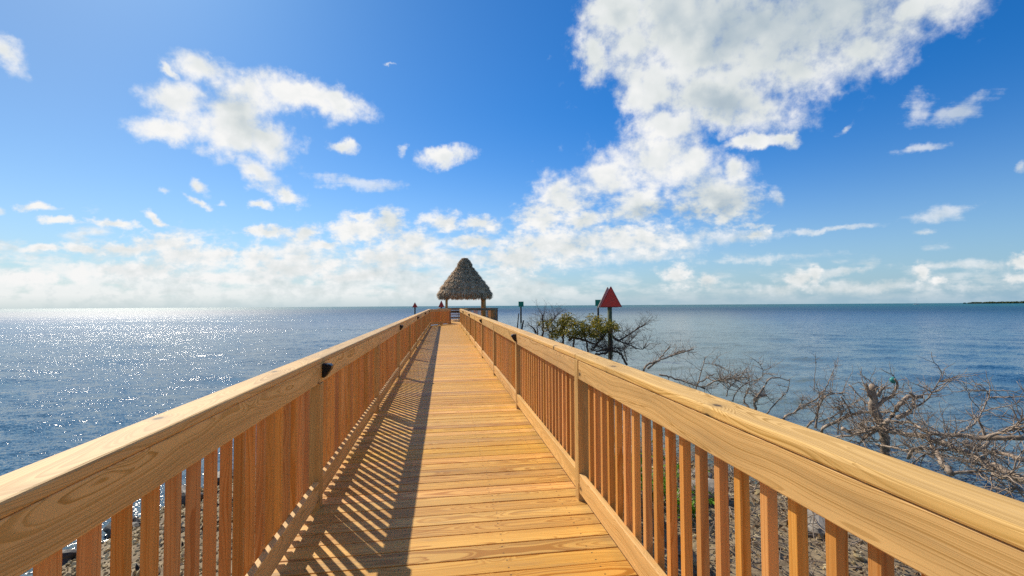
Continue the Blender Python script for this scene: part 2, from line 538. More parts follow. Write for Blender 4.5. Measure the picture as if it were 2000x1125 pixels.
def bm_box(bm, lo, hi, bevel=0, seg=2, mtx=None):
    r = bmesh.ops.create_cube(bm, size=1)
    vs = r['verts']
    c = (Vector(lo) + Vector(hi)) / 2
    s = Vector(hi) - Vector(lo)
    for v in vs:
        v.co = Vector((v.co.x * s.x, v.co.y * s.y, v.co.z * s.z)) + c
    if bevel:
        es = list({e for v in vs for e in v.link_edges})
        r = bmesh.ops.bevel(bm, geom=es, offset=bevel, segments=seg, profile=.5, affect='EDGES')
        vs = list({v for f in r['faces'] for v in f.verts} | {v for v in vs if v.is_valid})
    if mtx is not None:
        bmesh.ops.transform(bm, matrix=mtx, verts=[v for v in vs if v.is_valid])
    return vs


_board_cache = {}


def board_mesh(L, w, t, bevel, material):
    """a sawn board: length along local X, width Y, thickness Z, centred"""
    key = (round(L, 3), w, t, bevel, material.name)
    if key not in _board_cache:
        bm = bmesh.new()
        bm_box(bm, (-L / 2, -w / 2, -t / 2), (L / 2, w / 2, t / 2), bevel, 2)
        bmesh.ops.recalc_face_normals(bm, faces=bm.faces)
        me = bpy.data.meshes.new('board')
        bm.to_mesh(me)
        bm.free()
        me.materials.append(material)
        _board_cache[key] = me
    return _board_cache[key]


def board(name, L, w, t, material, parent, loc, axes, bevel=.003):
    """axes: 3 vectors for the board's local X, Y, Z"""
    o = bpy.data.objects.new(name, board_mesh(L, w, t, bevel, material))
    mt = Matrix([Vector(a) for a in axes]).transposed().to_4x4()
    mt.translation = Vector(loc)
    o.parent = parent
    o.matrix_local = mt
    return link(o)


def merged_boards(name, specs, material, parent):
    """specs: (L,w,t,loc,axes) all in one mesh (only for far repeats past the first hundred)"""
    bm = bmesh.new()
    for (L, w, t, loc, axes) in specs:
        mt = Matrix([Vector(a) for a in axes]).transposed().to_4x4()
        mt.translation = Vector(loc)
        bm_box(bm, (-L / 2, -w / 2, -t / 2), (L / 2, w / 2, t / 2), 0, mtx=mt)
    o = obj_bm(name, bm, material, parent)
    o['kind'] = 'stuff'
    return o


XI = .931            # inner face of the railings
UPX = ((0, 0, 1), (1, 0, 0), (0, 1, 0))

# ------------------------------------------------------------------ boardwalk deck
slope_rot = (math.atan(SLOPE), 0, 0)
walk = empty('boardwalk', (0, 0, 0), slope_rot)
tag(walk, 'long golden plank boardwalk running out over the water to the thatched hut', 'boardwalk')
Y0, Y1 = -2.2, 30.0
pitch = .1450
ys = []
y = Y0
while y < Y1:
    ys.append(y)
    y += pitch
vis = [q for q in ys if q > 1.75][:100]
rest = [q for q in ys if q not in vis]
for q in vis:
    a = random.uniform(-.0012, .0012)
    ln = 2.16 + random.uniform(-.012, .012)
    board('deck_board', round(ln, 2), .1370, .036, M['deck'], walk, (random.uniform(-.01, .01), q, -.018 + random.uniform(-.0015, .0015)),
          (Vector((1, a, 0)).normalized(), Vector((-a, 1, 0)).normalized(), (0, 0, 1)), .004)
merged_boards('deck_board', [(2.16, .1385, .036, (random.uniform(-.01, .01), q, -.018 + random.uniform(-.001, .001)), ((1, 0, 0), (0, 1, 0), (0, 0, 1))) for q in rest],
              M['deck'], walk)
for sx in (-.8, 0, .8):
    board('stringer', 32.0, .24, .05, M['old'], walk, (sx, 14.0, -.158), ((0, 1, 0), (0, 0, 1), (1, 0, 0)), .003)
for i in range(11):
    yq = .8 + i * 2.9
    for sx in (-1.0, 1.0):
        bm = bmesh.new()
        bmesh.ops.create_cone(bm, cap_ends=True, segments=14, radius1=.12, radius2=.11, depth=2.6, matrix=Matrix.Translation((sx, yq, -.45 - 1.3)))
        obj_bm('piling', bm, M['pilingdark'], walk, True)
    board('cross_beam', 2.5, .2, .07, M['old'], walk, (0, yq + .16, -.385), ((1, 0, 0), (0, 0, 1), (0, -1, 0)), .003)

# ------------------------------------------------------------------ long railings
BAY = 2.922


def long_railing(side, first, label, group='railings along the boardwalk'):
    s = side
    root = empty('wooden_railing', (0, 0, 0), slope_rot)
    tag(root, label, 'railing', group)
    xi = XI * s
    posts = [first + BAY * i for i in range(-2, 10)]
    posts = [p for p in posts if p < 29.2] + [29.95]
    ax_along = ((0, 1, 0), (0, 0, 1), (1, 0, 0))          # length Y, width Z, thickness X
    specs = []
    for i, p in enumerate(posts):
        full = s > 0
        top = 1.031 if full else .889
        # the post's inner face stands 3 mm proud of the rails
        board('post', round(top + .30, 3), .09, .089, M['post'], root, (xi + s * (.0445 - .003), p, (top - .30) / 2), ((0, 0, 1), (1, 0, 0), (0, 1, 0)), .003)
        if i + 1 < len(posts):
            a, b_ = p + .0475, posts[i + 1] - .0475
            L = b_ - a
            mid = (a + b_) / 2
            board('kickboard', round(L, 3), .138, .037, M['rail'], root, (xi + s * .0185, mid, .132 + random.uniform(-.004, .004)), ax_along, .004)
            if full:
                board('fascia_board', round(L, 3), .138, .037, M['rail'], root, (xi + s * .0185, mid, .961), ax_along, .004)
            else:
                board('fascia_board', round(posts[i + 1] - p - .003, 3), .138, .037, M['rail'], root, (xi + s * .0185, (p + posts[i + 1]) / 2, .961), ax_along, .004)
            n = max(2, int(round(L / .127)))
            for k in range(n - 1):
                specs.append((a + (k + 1) * L / n + random.uniform(-.004, .004)))
    vis_b = sorted(specs, key=lambda q: abs(q - 1.0) if q > .2 else 99)[:100]
    if s > 0: vis_b = sorted([q for q in specs if q > .35])[:100]
    else: vis_b = sorted([q for q in specs if q > .35])[:100]
    for q in vis_b:
        fl = random.choice((1, -1))
        tilt = random.uniform(-.004, .004)
        board('baluster', .985, .036, .036, M['baluster'], root, (xi + s * (.037 + .0175), q, .538),
              (Vector((0, tilt, 1)).normalized(), (fl, 0, 0), Vector((0, fl, -tilt * fl)).normalized()), .002)
    rest_b = [q for q in specs if q not in vis_b]
    merged_boards('baluster', [(.985, .036, .036, (xi + s * .0545, q, .538), ((0, 0, 1), (1, 0, 0), (0, 1, 0))) for q in rest_b], M['baluster'], root)
    # cap: 2x6 laid flat, jointed over every second post
    joints = [posts[0] - .4] + [posts[i] + (.0 if s < 0 else .02) for i in range(2, len(posts) - 1, 2)] + [posts[-1] + .05]
    for a, b_ in zip(joints[:-1], joints[1:]):
        board('cap_rail', round(b_ - a - .003, 3), .14, .038, M['rail'], root, (xi + s * .067 - s * .002, (a + b_) / 2, 1.0505), ((0, 1, 0), (1, 0, 0), (0, 0, -1)), .008)
    return root, posts


railL, postsL = long_railing(-1, 3.494, 'pine railing on the left of the boardwalk, in front of the sun glitter')
railR, postsR = long_railing(1, 3.343, 'pine railing on the right of the boardwalk, in front of the dead branches')


def fixture(root, s, Yp):
    """black wedge-shaped lamp bolted to the post under the cap"""
    prof = [(0, 0), (.012, 0), (.03, .02), (.058, .062), (.062, .085), (.045, .098), (0, .102)]
    bm = bmesh.new()
    rows = []
    for yy in (-.036, -.03, .03, .036):
        k = .9 if abs(yy) > .033 else 1
        rows.append([bm.verts.new((-s * px * k, yy, .922 + (pz - .05) * k + .05)) for px, pz in prof])
    for a, b_ in zip(rows[:-1], rows[1:]):
        for j in range(len(prof)):
            j2 = (j + 1) % len(prof)
            bm.faces.new((a[j], a[j2], b_[j2], b_[j]))
    bm.faces.new(rows[0][::-1])
    bm.faces.new(rows[-1])
    o = obj_bm('lamp_fixture', bm, M['fixture'], root)
    o.location = (s * (XI - .0055), Yp, 0)


for i in (2, 4, 6, 8, 10):
    if i < len(postsL): fixture(railL, -1, postsL[i] + .035)
for i in (3, 5, 7, 9):
    if i < len(postsR): fixture(railR, 1, postsR[i] + .0)


# ------------------------------------------------------------------ platform railings
def seg_railing(p, q, z0, label, matp, name='wooden_railing', group='railings round the hut platform', mb='baluster', gap=.108):
    p, q = Vector(p), Vector(q)
    d = q - p
    L = d.length
    ang = math.atan2(d.y, d.x)
    root = empty(name, (p.x, p.y, z0), (0, 0, ang))
    tag(root, label, 'railing', group)
    n = max(1, round(L / 2.2))
    ax = ((1, 0, 0), (0, 0, 1), (0, -1, 0))
    for i in range(n + 1):
        x = L * i / n
        board('post', 1.33, .09, .09, M[matp] if i < n else M['old'], root, (x, .045, .365), ((0, 0, 1), (0, 1, 0), (-1, 0, 0)), .003)
    for i in range(n):
        a, b_ = L * i / n + .047, L * (i + 1) / n - .047
        board('kickboard', round(b_ - a, 3), .138, .037, M[matp], root, ((a + b_) / 2, .021, .132), ax)
        board('fascia_board', round(b_ - a, 3), .138, .037, M[matp], root, ((a + b_) / 2, .021, .961), ax)
        k = round((b_ - a) / gap)
        for j in range(1, k):
            board('baluster', .985, .037, .037, M[mb], root, (a + (b_ - a) * j / k, .06, .538), ((0, 0, 1), (0, 1, 0), (-1, 0, 0)), .002)
    board('cap_rail', round(L + .08, 3), .14, .038, M[matp], root, (L / 2, .06, 1.0505), ((1, 0, 0), (0, 1, 0), (0, 0, 1)), .006)
    return root


ZP = .215
seg_railing((-.95, 30.15), (.40, 32.9), .19, 'slanting railing panel where the boardwalk turns towards the thatched hut', 'rail', gap=.085)
seg_railing((1.15, 30.2), (1.75, 35.85), .19, 'railing from the right walkway rail back to the hut platform', 'rail')
seg_railing((1.85, 36.0), (3.95, 36.0), ZP, 'platform railing right of the walkway, facing the shore below the hut roof', 'old')
seg_railing((.30, 33.0), (-.45, 36.0), ZP, 'short railing behind the slanting panel, left edge of the hut platform', 'old')
seg_railing((-.47, 36.1), (-.47, 43.45), ZP, 'railing along the left side of the hut platform, above the open water', 'old')
seg_railing((-.45, 43.6), (4.0, 43.6), ZP, 'dark railing at the seaward end of the hut platform', 'old')
seg_railing((4.06, 43.5), (4.06, 36.05), ZP, 'railing along the right side of the hut platform', 'old')

# platform deck: a polygon of planks
plat = empty('hut_platform', (1.8, 38, ZP))
tag(plat, 'plank platform over the water that carries the thatched hut', 'platform')
specs_v = []
yq = 30.13
while yq < 43.7:
    if yq < 32.9:
        xa, xb = -1.0 + (yq - 30.1) * .48, 1.3 + (yq - 30.1) * .11
    elif yq < 36:
        xa, xb = .35 - (yq - 32.9) * .25, 1.6 + (yq - 32.9) * .11
    else:
        xa, xb = -.6, 4.15
    specs_v.append((xb - xa, .1385, .036, ((xa + xb) / 2 - 1.8, yq - 38, -.018 - (max(0, 32.9 - yq) * .006)), ((1, 0, 0), (0, 1, 0), (0, 0, 1))))
    yq += pitch
for (L, w, t, loc, axs) in specs_v:
    board('deck_board', round(L, 2), w, t, M['deck'], plat, loc, axs, .003)
for sx in (-2.2, 0, 2.2):
    board('stringer', 7.6, .24, .05, M['old'], plat, (sx, 1.7, -.158), ((0, 1, 0), (0, 0, 1), (1, 0, 0)), .003)
for px_ in (-2.1, .2, 2.1):
    for py_ in (-1.8, 1.8, 5.3):
        bm = bmesh.new()
        bmesh.ops.create_cone(bm, cap_ends=True, segments=14, radius1=.14, radius2=.13, depth=2.9, matrix=Matrix.Translation((px_, py_, -.28 - 1.45)))
        obj_bm('piling', bm, M['pilingdark'], plat, True)

# bench on the platform, seen through the opening
bench = empty('wooden_bench', (1.25, 42.2, ZP))
tag(bench, 'dark slatted bench on the platform, seen through the walkway opening', 'bench')
board('seat', 1.8, .42, .045, M['old'], bench, (0, 0, .45), ((1, 0, 0), (0, 1, 0), (0, 0, 1)))
board('backrest', 1.8, .2, .035, M['old'], bench, (0, .22, .72), ((1, 0, 0), (0, 0, 1), (0, -1, 0)))
for lx in (-.75, 0, .75):
    board('leg', .43, .35, .06, M['old'], bench, (lx, 0, .214), ((0, 0, 1), (0, 1, 0), (-1, 0, 0)))
    board('backrest_support', .42, .05, .05, M['old'], bench, (lx, .265, .62), ((0, 0, 1), (0, 1, 0), (-1, 0, 0)))

# ------------------------------------------------------------------ thatched hut
HX, HY = 1.72, 40.1
hut = empty('thatched_hut', (HX, HY, ZP))
tag(hut, 'open hut with a steep grey brown palm thatch roof on posts at the pier end', 'hut')
for (sx, sy, r0) in ((-1, -1, .10), (1, -1, .13), (-1, 1, .1), (1, 1, .13)):
    bm = bmesh.new()
    bmesh.ops.create_cone(bm, cap_ends=True, segments=14, radius1=r0 * 1.15, radius2=r0, depth=2.5, matrix=Matrix.Translation((sx * 1.58 + (.1 if sx > 0 and sy > 0 else 0), sy * 1.5, 1.25)))
    for v in bm.verts:
        v.co.x += .012 * math.sin(v.co.z * 2 + sx)
    obj_bm('post', bm, M['post'], hut, True)
for sy in (-1, 1):
    board('roof_beam', 3.6, .16, .09, M['old'], hut, (0, sy * 1.5, 2.42), ((1, 0, 0), (0, 0, 1), (0, -1, 0)))
for sx in (-1, 1):
    board('roof_beam', 3.4, .16, .09, M['old'], hut, (sx * 1.58, 0, 2.56), ((0, 1, 0), (0, 0, 1), (1, 0, 0)))
# roof profile: (half width, height above platform)
PROF = [(2.16, 1.98), (2.27, 2.10), (2.25, 2.35), (2.06, 2.72), (1.86, 3.05), (1.62, 3.35), (1.40, 3.65), (1.18, 3.92), (.98, 4.18), (.80, 4.40), (.62, 4.60), (.50, 4.68),
        (.57, 4.76), (.52, 4.95), (.40, 5.13), (.26, 5.29), (.13, 5.40), (0.01, 5.46)]


def roof_pt(prof_u, th, out=0):
    k = prof_u * (len(PROF) - 1)
    i = min(int(k), len(PROF) - 2)
    f = k - i
    r = PROF[i][0] * (1 - f) + PROF[i + 1][0] * f + out
    if .08 < prof_u < .62:                               # courses of thatch, each overhanging the one below
        r += .10 * (1 - (prof_u * 11) % 1.0) - .04
    z = PROF[i][1] * (1 - f) + PROF[i + 1][1] * f
    e = 3.2 - 1.0 * prof_u                               # square-ish at the eave, rounder at the top
    c, s_ = math.cos(th), math.sin(th)
    q = (abs(c) ** e + abs(s_) ** e) ** (-1 / e)
    return Vector((c * q * r, s_ * q * r, z))


verts, faces = [], []
NU, NV = 60, 96
for iu in range(NU + 1):
    for iv in range(NV):
        th = iv / NV * 2 * math.pi
        p = roof_pt(iu / NU, th)
        p += Vector((random.uniform(-1, 1), random.uniform(-1, 1), random.uniform(-1, 1))) * (.05 if iu < NU - 4 else .02)
        p.z += .05 * math.sin(th * 7) * (1 if iu < 3 else 0)
        verts.append(p)
for iu in range(NU):
    for iv in range(NV):
        a = iu * NV + iv
        b_ = iu * NV + (iv + 1) % NV
        faces.append((a, b_, b_ + NV, a + NV))
# underside
base = len(verts)
for iv in range(NV):
    th = iv / NV * 2 * math.pi
    p = roof_pt(0, th) * .88
    verts.append(Vector((p.x, p.y, 2.12)))
for iv in range(NV):
    faces.append((iv, base + iv, base + (iv + 1) % NV, (iv + 1) % NV))
for iv in range(NV):
    th = iv / NV * 2 * math.pi
    p = roof_pt(.5, th) * .8
    verts.append(Vector((p.x, p.y, 3.6)))
for iv in range(NV):
    a, b_ = base + iv, base + (iv + 1) % NV
    faces.append((a, a + NV, b_ + NV, b_))
roof = obj_from('roof', verts, faces, M['thatch'], hut, False)
# fronds: thin strips hanging in courses
verts, faces = [], []
for k in range(13000):
    u = random.random() ** 1.15
    lvl = round(u * 9) / 9
    u2 = min(.985, max(0.0, lvl + random.gauss(0, .03))) if random.random() < .6 else u * .985
    th = random.uniform(0, 2 * math.pi)
    p = roof_pt(u2, th, .02)
    lo = roof_pt(max(0, u2 - .02), th, .02)
    down = (lo - p) if u2 > .03 else Vector((0, 0, -1))
    if down.length < 1e-5: down = Vector((0, 0, -1))
    down = (down.normalized() + Vector((random.gauss(0, .16), random.gauss(0, .16), random.gauss(-.12, .14)))).normalized()
    L = random.uniform(.14, .42) * (1 - .35 * u2)
    if u2 < .06: L *= .7
    wdt = random.uniform(.010, .040)
    n = Vector((math.cos(th), math.sin(th), .5)).normalized()
    sd_ = down.cross(n).normalized() * wdt
    lift = n * random.uniform(0, .11)
    b0 = len(verts)
    verts += [p - sd_, p + sd_, p + down * L * .6 + sd_ * .9 + lift, p + down * L * .6 - sd_ * .9 + lift, p + down * L + lift * .9]
    faces += [(b0, b0 + 1, b0 + 2, b0 + 3), (b0 + 3, b0 + 2, b0 + 4)]
fr = obj_from('thatch_fringe', verts, faces, M['thatch'], roof)
fr['kind'] = 'stuff'

# ------------------------------------------------------------------ water
HW = -1.25
nr, na = 620, 460
rad = np.concatenate([[0.0], 1.2 * np.power(1.0155, np.arange(nr - 1))])
rad = rad[rad < 60000]
rad = np.append(rad, 60000)
nr = len(rad)
# most of the directions go to the half-space the camera looks into
fa = np.linspace(0, 1, na, endpoint=False)
ang = np.where(fa < .8, R(-62) + fa / .8 * R(124 + 0), R(62) + (fa - .8) / .2 * R(236))
ang = ang + YAW                      # bearing from +Y towards +X
X = np.outer(rad, np.sin(ang))
Yg = np.outer(rad, np.cos(ang))
Z = np.zeros_like(X)
wind = R(205)
cell = np.maximum(np.gradient(rad), 1e-3)[:, None]
for k in range(60):
    lam = .45 * (1.09 ** k) if k < 34 else .5 * (1.1 ** (k - 34))
    a = wind + rng.normal(0, .55)
    kx, ky = math.sin(a) * 2 * math.pi / lam, math.cos(a) * 2 * math.pi / lam
    amp = .0027 * lam ** .8 if lam < 4 else .0027 * 4 ** .8 * (4 / lam) ** .6
    fade = np.clip((lam / 3.0 - cell) / (lam / 3.0) * 2, 0, 1)
    Z += amp * fade * np.sin(kx * X + ky * Yg + rng.uniform(0, 6.28))
calm = np.clip((np.hypot(X, Yg) - 3) / 12, .25, 1)
Z = Z * calm + HW
vv = np.stack([X, Yg, Z], 2).reshape(-1, 3)
ii = np.arange(nr - 1)[:, None] * na + np.arange(na)[None, :]
jj = np.arange(nr - 1)[:, None] * na + (np.arange(na)[None, :] + 1) % na
fc = np.stack([ii, ii + na, jj + na, jj], 2).reshape(-1, 4)
me = bpy.data.meshes.new('sea_water')
me.vertices.add(len(vv))
me.vertices.foreach_set('co', vv.ravel())
me.loops.add(fc.size)
me.loops.foreach_set('vertex_index', fc.ravel())
me.polygons.add(len(fc))
me.polygons.foreach_set('loop_start', np.arange(len(fc)) * 4)
me.polygons.foreach_set('loop_total', np.full(len(fc), 4))
me.update(calc_edges=True)
me.validate()
me.polygons.foreach_set('use_smooth', [True] * len(me.polygons))
water = link(bpy.data.objects.new('sea_water', me))
tag(water, kind='structure')
mm, t, b = mat('sea_water')
g = t.new('ShaderNodeNewGeometry')
Pw = g.outputs['Position']
def ripple(rot, sc, scale, det, amp):
    # slope of the ripples, from a noise field in world space (crests across the wind)
    c = t.noise(t.mapping(Pw, rot=(0, 0, rot), scale=sc), scale, det, .68, 0, 'Color')
    return t.vec('MULTIPLY', t.vec('SUBTRACT', c, (.5, .5, .5)), (amp * .7, amp, 0))


gust = t.noise(t.mapping(Pw, rot=(0, 0, .3), scale=(.03, .09, 1)), 1.0, 3, .5)
slope = t.vec('ADD', t.vec('ADD', ripple(.25, (.5, 1.3, 1), 1.2, 6, .9), ripple(-.3, (.7, 1.4, 1), 5.5, 6, 1.5)), ripple(.9, (1, 1.3, 1), 22.0, 4, 1.9))
wdist = t.vec('LENGTH', Pw)
slope = t.vec('SCALE', slope, scale=t.math('MULTIPLY', t.mapr(gust, .3, .7, .65, 1.3), t.mapr(wdist, 8, 70, .62, 1)))
nrm = t.vec('NORMALIZE', t.vec('ADD', g.outputs['Normal'], slope))
t.l.new(nrm, b.inputs['Normal'])
pw = t.sep(Pw)
# bottom colour: seagrass (deep blue), sand flats (green-grey), patches with shapes of their own
patch = t.noise(t.mapping(Pw, scale=(.022, .012, 1)), 1.0, 3, .5)
bear = t.math('ARCTAN2', pw[0], pw[1])
dist = t.vec('LENGTH', Pw)
flat = t.math('MULTIPLY', t.mapr(patch, .38, .6, 0, 1, True), 1.0)
side = t.math('MULTIPLY', t.mapr(pw[0], 1, 5, 0, 1, True), t.mapr(t.math('SUBTRACT', pw[0], t.math('MULTIPLY', pw[1], .62)), -1.0, 14.0, 1, 0, True))
side = t.math('MULTIPLY', side, t.mapr(patch, .25, .5, .55, 1))
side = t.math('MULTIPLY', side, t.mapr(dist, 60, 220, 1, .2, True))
col = t.mix(t.math('MULTIPLY', flat, .35), (.010, .060, .130, 1), (.025, .11, .14, 1))
col = t.mix(side, col, (.115, .165, .150, 1))
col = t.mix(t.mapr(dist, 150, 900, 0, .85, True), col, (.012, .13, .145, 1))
near = t.mapr(dist, 5.5, 12, 1, 0, True)
col = t.mix(t.math('MULTIPLY', near, .75), col, (.10, .12, .09, 1))
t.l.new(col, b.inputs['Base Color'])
t.l.new(t.mapr(dist, 15, 260, .10, .44), b.inputs['Roughness'])
b.inputs['IOR'].default_value = 1.33
me.materials.append(mm)

# ------------------------------------------------------------------ shore ground at the foot of the boardwalk
nx, ny = 170, 170
gx = np.linspace(-9, 8.5, nx)
gy = np.linspace(-5, 15, ny)
GX, GY = np.meshgrid(gx, gy, indexing='ij')


def smooth_noise(x, y, seed, sc):
    r = np.random.default_rng(seed)
    out = np.zeros_like(x)
    for k in range(14):
        a = r.uniform(0, 6.28)
        f = r.uniform(.6, 2.2) * sc
        out += np.sin((x * math.cos(a) + y * math.sin(a)) * f + r.uniform(0, 6.28))
    return out / 5


def ground_z(x, y):
    x = np.asarray(x, float)
    y = np.asarray(y, float)
    n1 = smooth_noise(x, y, 3, .8)
    n2 = smooth_noise(x, y, 4, 3.5)
    edge = 4.2 + .5 * n1 - np.clip(y - 4.2, 0, 9) * .26           # half width of the spit of land
    edge = np.where(x > 0, edge + 1.5, edge + .2)
    d = edge - np.abs(x)
    h = -1.25 + np.clip(d * .24, -1.2, .36) + .03 * n2 + .04 * n1
    return h


GZ = ground_z(GX, GY)
vv = np.stack([GX, GY, GZ], 2).reshape(-1, 3)
a = (np.arange(nx - 1)[:, None] * ny + np.arange(ny - 1)[None, :])
fc = np.stack([a, a + ny, a + ny + 1, a + 1], 2).reshape(-1, 4)
shore = obj_from('shore_ground', vv.tolist(), fc.tolist(), None or simple('wet_shore_soil', (.34, .26, .15), .9, 0, 9, col2=(.12, .085, .05), bmp=.03), None, True)
tag(shore, kind='structure')


def scatter_stones(name, n, region, rmin, rmax, material, label, cat, seed, flatten=.6):
    r = random.Random(seed)
    bm = bmesh.new()
    bmesh.ops.create_icosphere(bm, subdivisions=1, radius=1)
    base_v = [v.co.copy() for v in bm.verts]
    base_f = [[v.index for v in f.verts] for f in bm.faces]
    bm.free()
    V, Fc = [], []
    xs = np.array([r.uniform(region[0], region[1]) for _ in range(n)])
    ys_ = np.array([r.uniform(region[2], region[3]) for _ in range(n)])
    zs = ground_z(xs, ys_)
    for x, y, z in zip(xs, ys_, zs):
        if z < HW - .12: continue
        s = rmin * (rmax / rmin) ** (r.random() ** 2)
        e = Euler((r.uniform(0, 6), r.uniform(0, 6), r.uniform(0, 6)))
        sc_ = Vector((s * r.uniform(.7, 1.2), s * r.uniform(.7, 1.2), s * r.uniform(.4, .8) * flatten / .6))
        mt = e.to_matrix()
        b0 = len(V)
        for c in base_v:
            q = mt @ Vector((c.x * sc_.x * r.uniform(.85, 1.15), c.y * sc_.y, c.z * sc_.z))
            V.append((x + q.x, y + q.y, z + q.z + s * .2))
        Fc += [[b0 + k for k in f] for f in base_f]
    o = obj_from(name, V, Fc, material)
    tag(o, label, cat, kind='stuff')
    return o


scatter_stones('pebbles', 19000, (-5.6, -.9, 1.2, 14.5), .014, .045, M['pebble'], 'pale yellow pebbles and shell bits on the shore left of the boardwalk', 'pebbles', 5, .38)
scatter_stones('pebbles', 6500, (-.9, 6.2, 1.2, 14.5), .012, .06, M['pebble'], 'pebbles among the leaf litter on the shore right of the boardwalk', 'pebbles', 6)
# leaf litter and broken twigs on the right bank
r_ = random.Random(8)
V, Fc = [], []
for k in range(14000):
    x, y = r_.uniform(.9, 6.3), r_.uniform(1.5, 13)
    z = float(ground_z(x, y))
    if z < HW - .02: continue
    s = r_.uniform(.012, .04)
    mt = Euler((r_.gauss(0, .6), r_.gauss(0, .6), r_.uniform(0, 6.3))).to_matrix()
    b0 = len(V)
    for c in ((-s, 0, 0), (0, -s * .45, s * .15), (s, 0, 0), (0, s * .45, s * .15)):
        q = mt @ Vector(c)
        V.append((x + q.x, y + q.y, z + .02 + q.z + r_.uniform(0, .03)))
    Fc.append((b0, b0 + 1, b0 + 2, b0 + 3))
tag(obj_from('leaf_litter', V, Fc, M['litter']), 'brown leaf litter on the bank under the right railing', 'leaf litter', kind='stuff')
# dark seaweed wrack on the left shore
V, Fc = [], []
for k in range(5200):
    x, y = r_.uniform(-5.2, -.9), r_.uniform(1.5, 10.5)
    if math.sin(x * 2.1 + 1.3 * math.sin(y * 1.7)) + math.sin(y * 2.9 + x) < .35 and r_.random() > .08: continue
    z = float(ground_z(x, y))
    if z < HW - .05: continue
    s = r_.uniform(.02, .07)
    mt = Euler((r_.gauss(0, .5), r_.gauss(0, .5), r_.uniform(0, 6.3))).to_matrix()
    b0 = len(V)
    for c in ((-s, 0, 0), (0, -s * .35, s * .2), (s, 0, 0), (0, s * .35, s * .2)):
        q = mt @ Vector(c)
        V.append((x + q.x, y + q.y, z + .035 + q.z))
    Fc.append((b0, b0 + 1, b0 + 2, b0 + 3))
tag(obj_from('seaweed_wrack', V, Fc, simple('black_seaweed', (.018, .014, .010), .7, 0, 20)), 'black dried seaweed strewn over the pebbles left of the boardwalk', 'seaweed', kind='stuff')


def rock(x, y, s, label, seed, flat=.6, m_='rock', zoff=0):
    r = random.Random(seed)
    bm = bmesh.new()
    bmesh.ops.create_icosphere(bm, subdivisions=3, radius=1)
    ph = [(Vector((r.uniform(-1, 1), r.uniform(-1, 1), r.uniform(-1, 1))) * r.uniform(1.2, 5), r.uniform(0, 6), r.uniform(.04, .13)) for _ in range(14)]
    for v in bm.verts:
        n = v.co.normalized()
        d = 1 + sum(a * math.sin(k.dot(n) + p) for k, p, a in ph)
        v.co = Vector((n.x * d * s * r.uniform(.98, 1.02), n.y * d * s * .8, n.z * d * s * flat))
    o = obj_bm('shore_rock', bm, M[m_])
    o.location = (x, y, float(ground_z(x, y)) + s * flat * .3 + zoff)
    o.rotation_euler = (0, 0, r.uniform(0, 6))
    tag(o, label, 'rock', 'rocks on the shore beside the boardwalk')
    return o


M['darkrock'] = simple('wet_black_rock', (.035, .03, .025), .6, 0, 9, col2=(.09, .075, .055), bmp=.02)
rock(3.05, 5.22, .24, 'pale grey rock seen between the right balusters behind the green plants', 21)
rock(3.75, 4.32, .2, 'small pale rock among twigs, seen low between the right balusters', 22)
rock(2.75, 6.72, .26, 'pale rock in the leaf litter farther along the right railing', 23)
rock(3.5, 6.00, .15, 'small mossy rock half buried in the litter beyond the right balusters', 24, .5)
rock(-4.15, 5.70, .17, 'black wet rock at the water edge, lowest one behind the left balusters', 25, .5, 'darkrock')
rock(-3.85, 6.24, .2, 'black rock on the pebbles behind the left balusters', 26, .5, 'darkrock')
rock(-3.35, 6.54, .22, 'large black rock seen through the middle left balusters', 27, .6, 'darkrock')
rock(-3.3, 7.56, .2, 'black rock close to the waterline farther along the left rail', 28, .6, 'darkrock')


# ------------------------------------------------------------------ branches
class Tubes:
    def __init__(s):
        s.V, s.F = [], []

    def tube(s, pts, r0, r1, seg=6, knob=0):
        pts = [Vector(p) for p in pts]
        n = len(pts)
        prev = None
        for i, p in enumerate(pts):
            d = (pts[min(i + 1, n - 1)] - pts[max(i - 1, 0)])
            if d.length < 1e-6: d = Vector((0, 0, 1))
            d.normalize()
            ref = Vector((0, 0, 1)) if abs(d.z) < .9 else Vector((1, 0, 0))
            a = d.cross(ref).normalized()
            b_ = d.cross(a).normalized()
            r = r0 + (r1 - r0) * i / (n - 1)
            r *= 1 + knob * random.uniform(-1, 1)
            for k in range(seg):
                th = k / seg * 6.2832
                s.V.append(p + (a * math.cos(th) + b_ * math.sin(th)) * r)
        base = len(s.V) - n * seg
        for i in range(n - 1):
            for k in range(seg):
                k2 = (k + 1) % seg
                s.F.append((base + i * seg + k, base + i * seg + k2, base + (i + 1) * seg + k2, base + (i + 1) * seg + k))
        s.F.append(tuple(base + k for k in range(seg))[::-1])
        s.F.append(tuple(base + (n - 1) * seg + k for k in range(seg)))

    def build(s, name, material, parent=None):
        o = obj_from(name, s.V, s.F, material, parent, True)
        return o


def refine(pts, step=.07, jit=.012):
    out = [Vector(pts[0])]
    P = [Vector(p) for p in pts]
    P = [P[0] * 2 - P[1]] + P + [P[-1] * 2 - P[-2]]
    for i in range(1, len(P) - 2):
        L = (P[i + 1] - P[i]).length
        n = max(2, int(L / step))
        for k in range(1, n + 1):
            u = k / n
            a, b_, c, d = P[i - 1], P[i], P[i + 1], P[i + 2]
            q = .5 * ((2 * b_) + (c - a) * u + (2 * a - 5 * b_ + 4 * c - d) * u * u + (3 * b_ - a - 3 * c + d) * u ** 3)
            q = q + Vector((random.gauss(0, jit), random.gauss(0, jit), random.gauss(0, jit)))
            out.append(q)
    return out


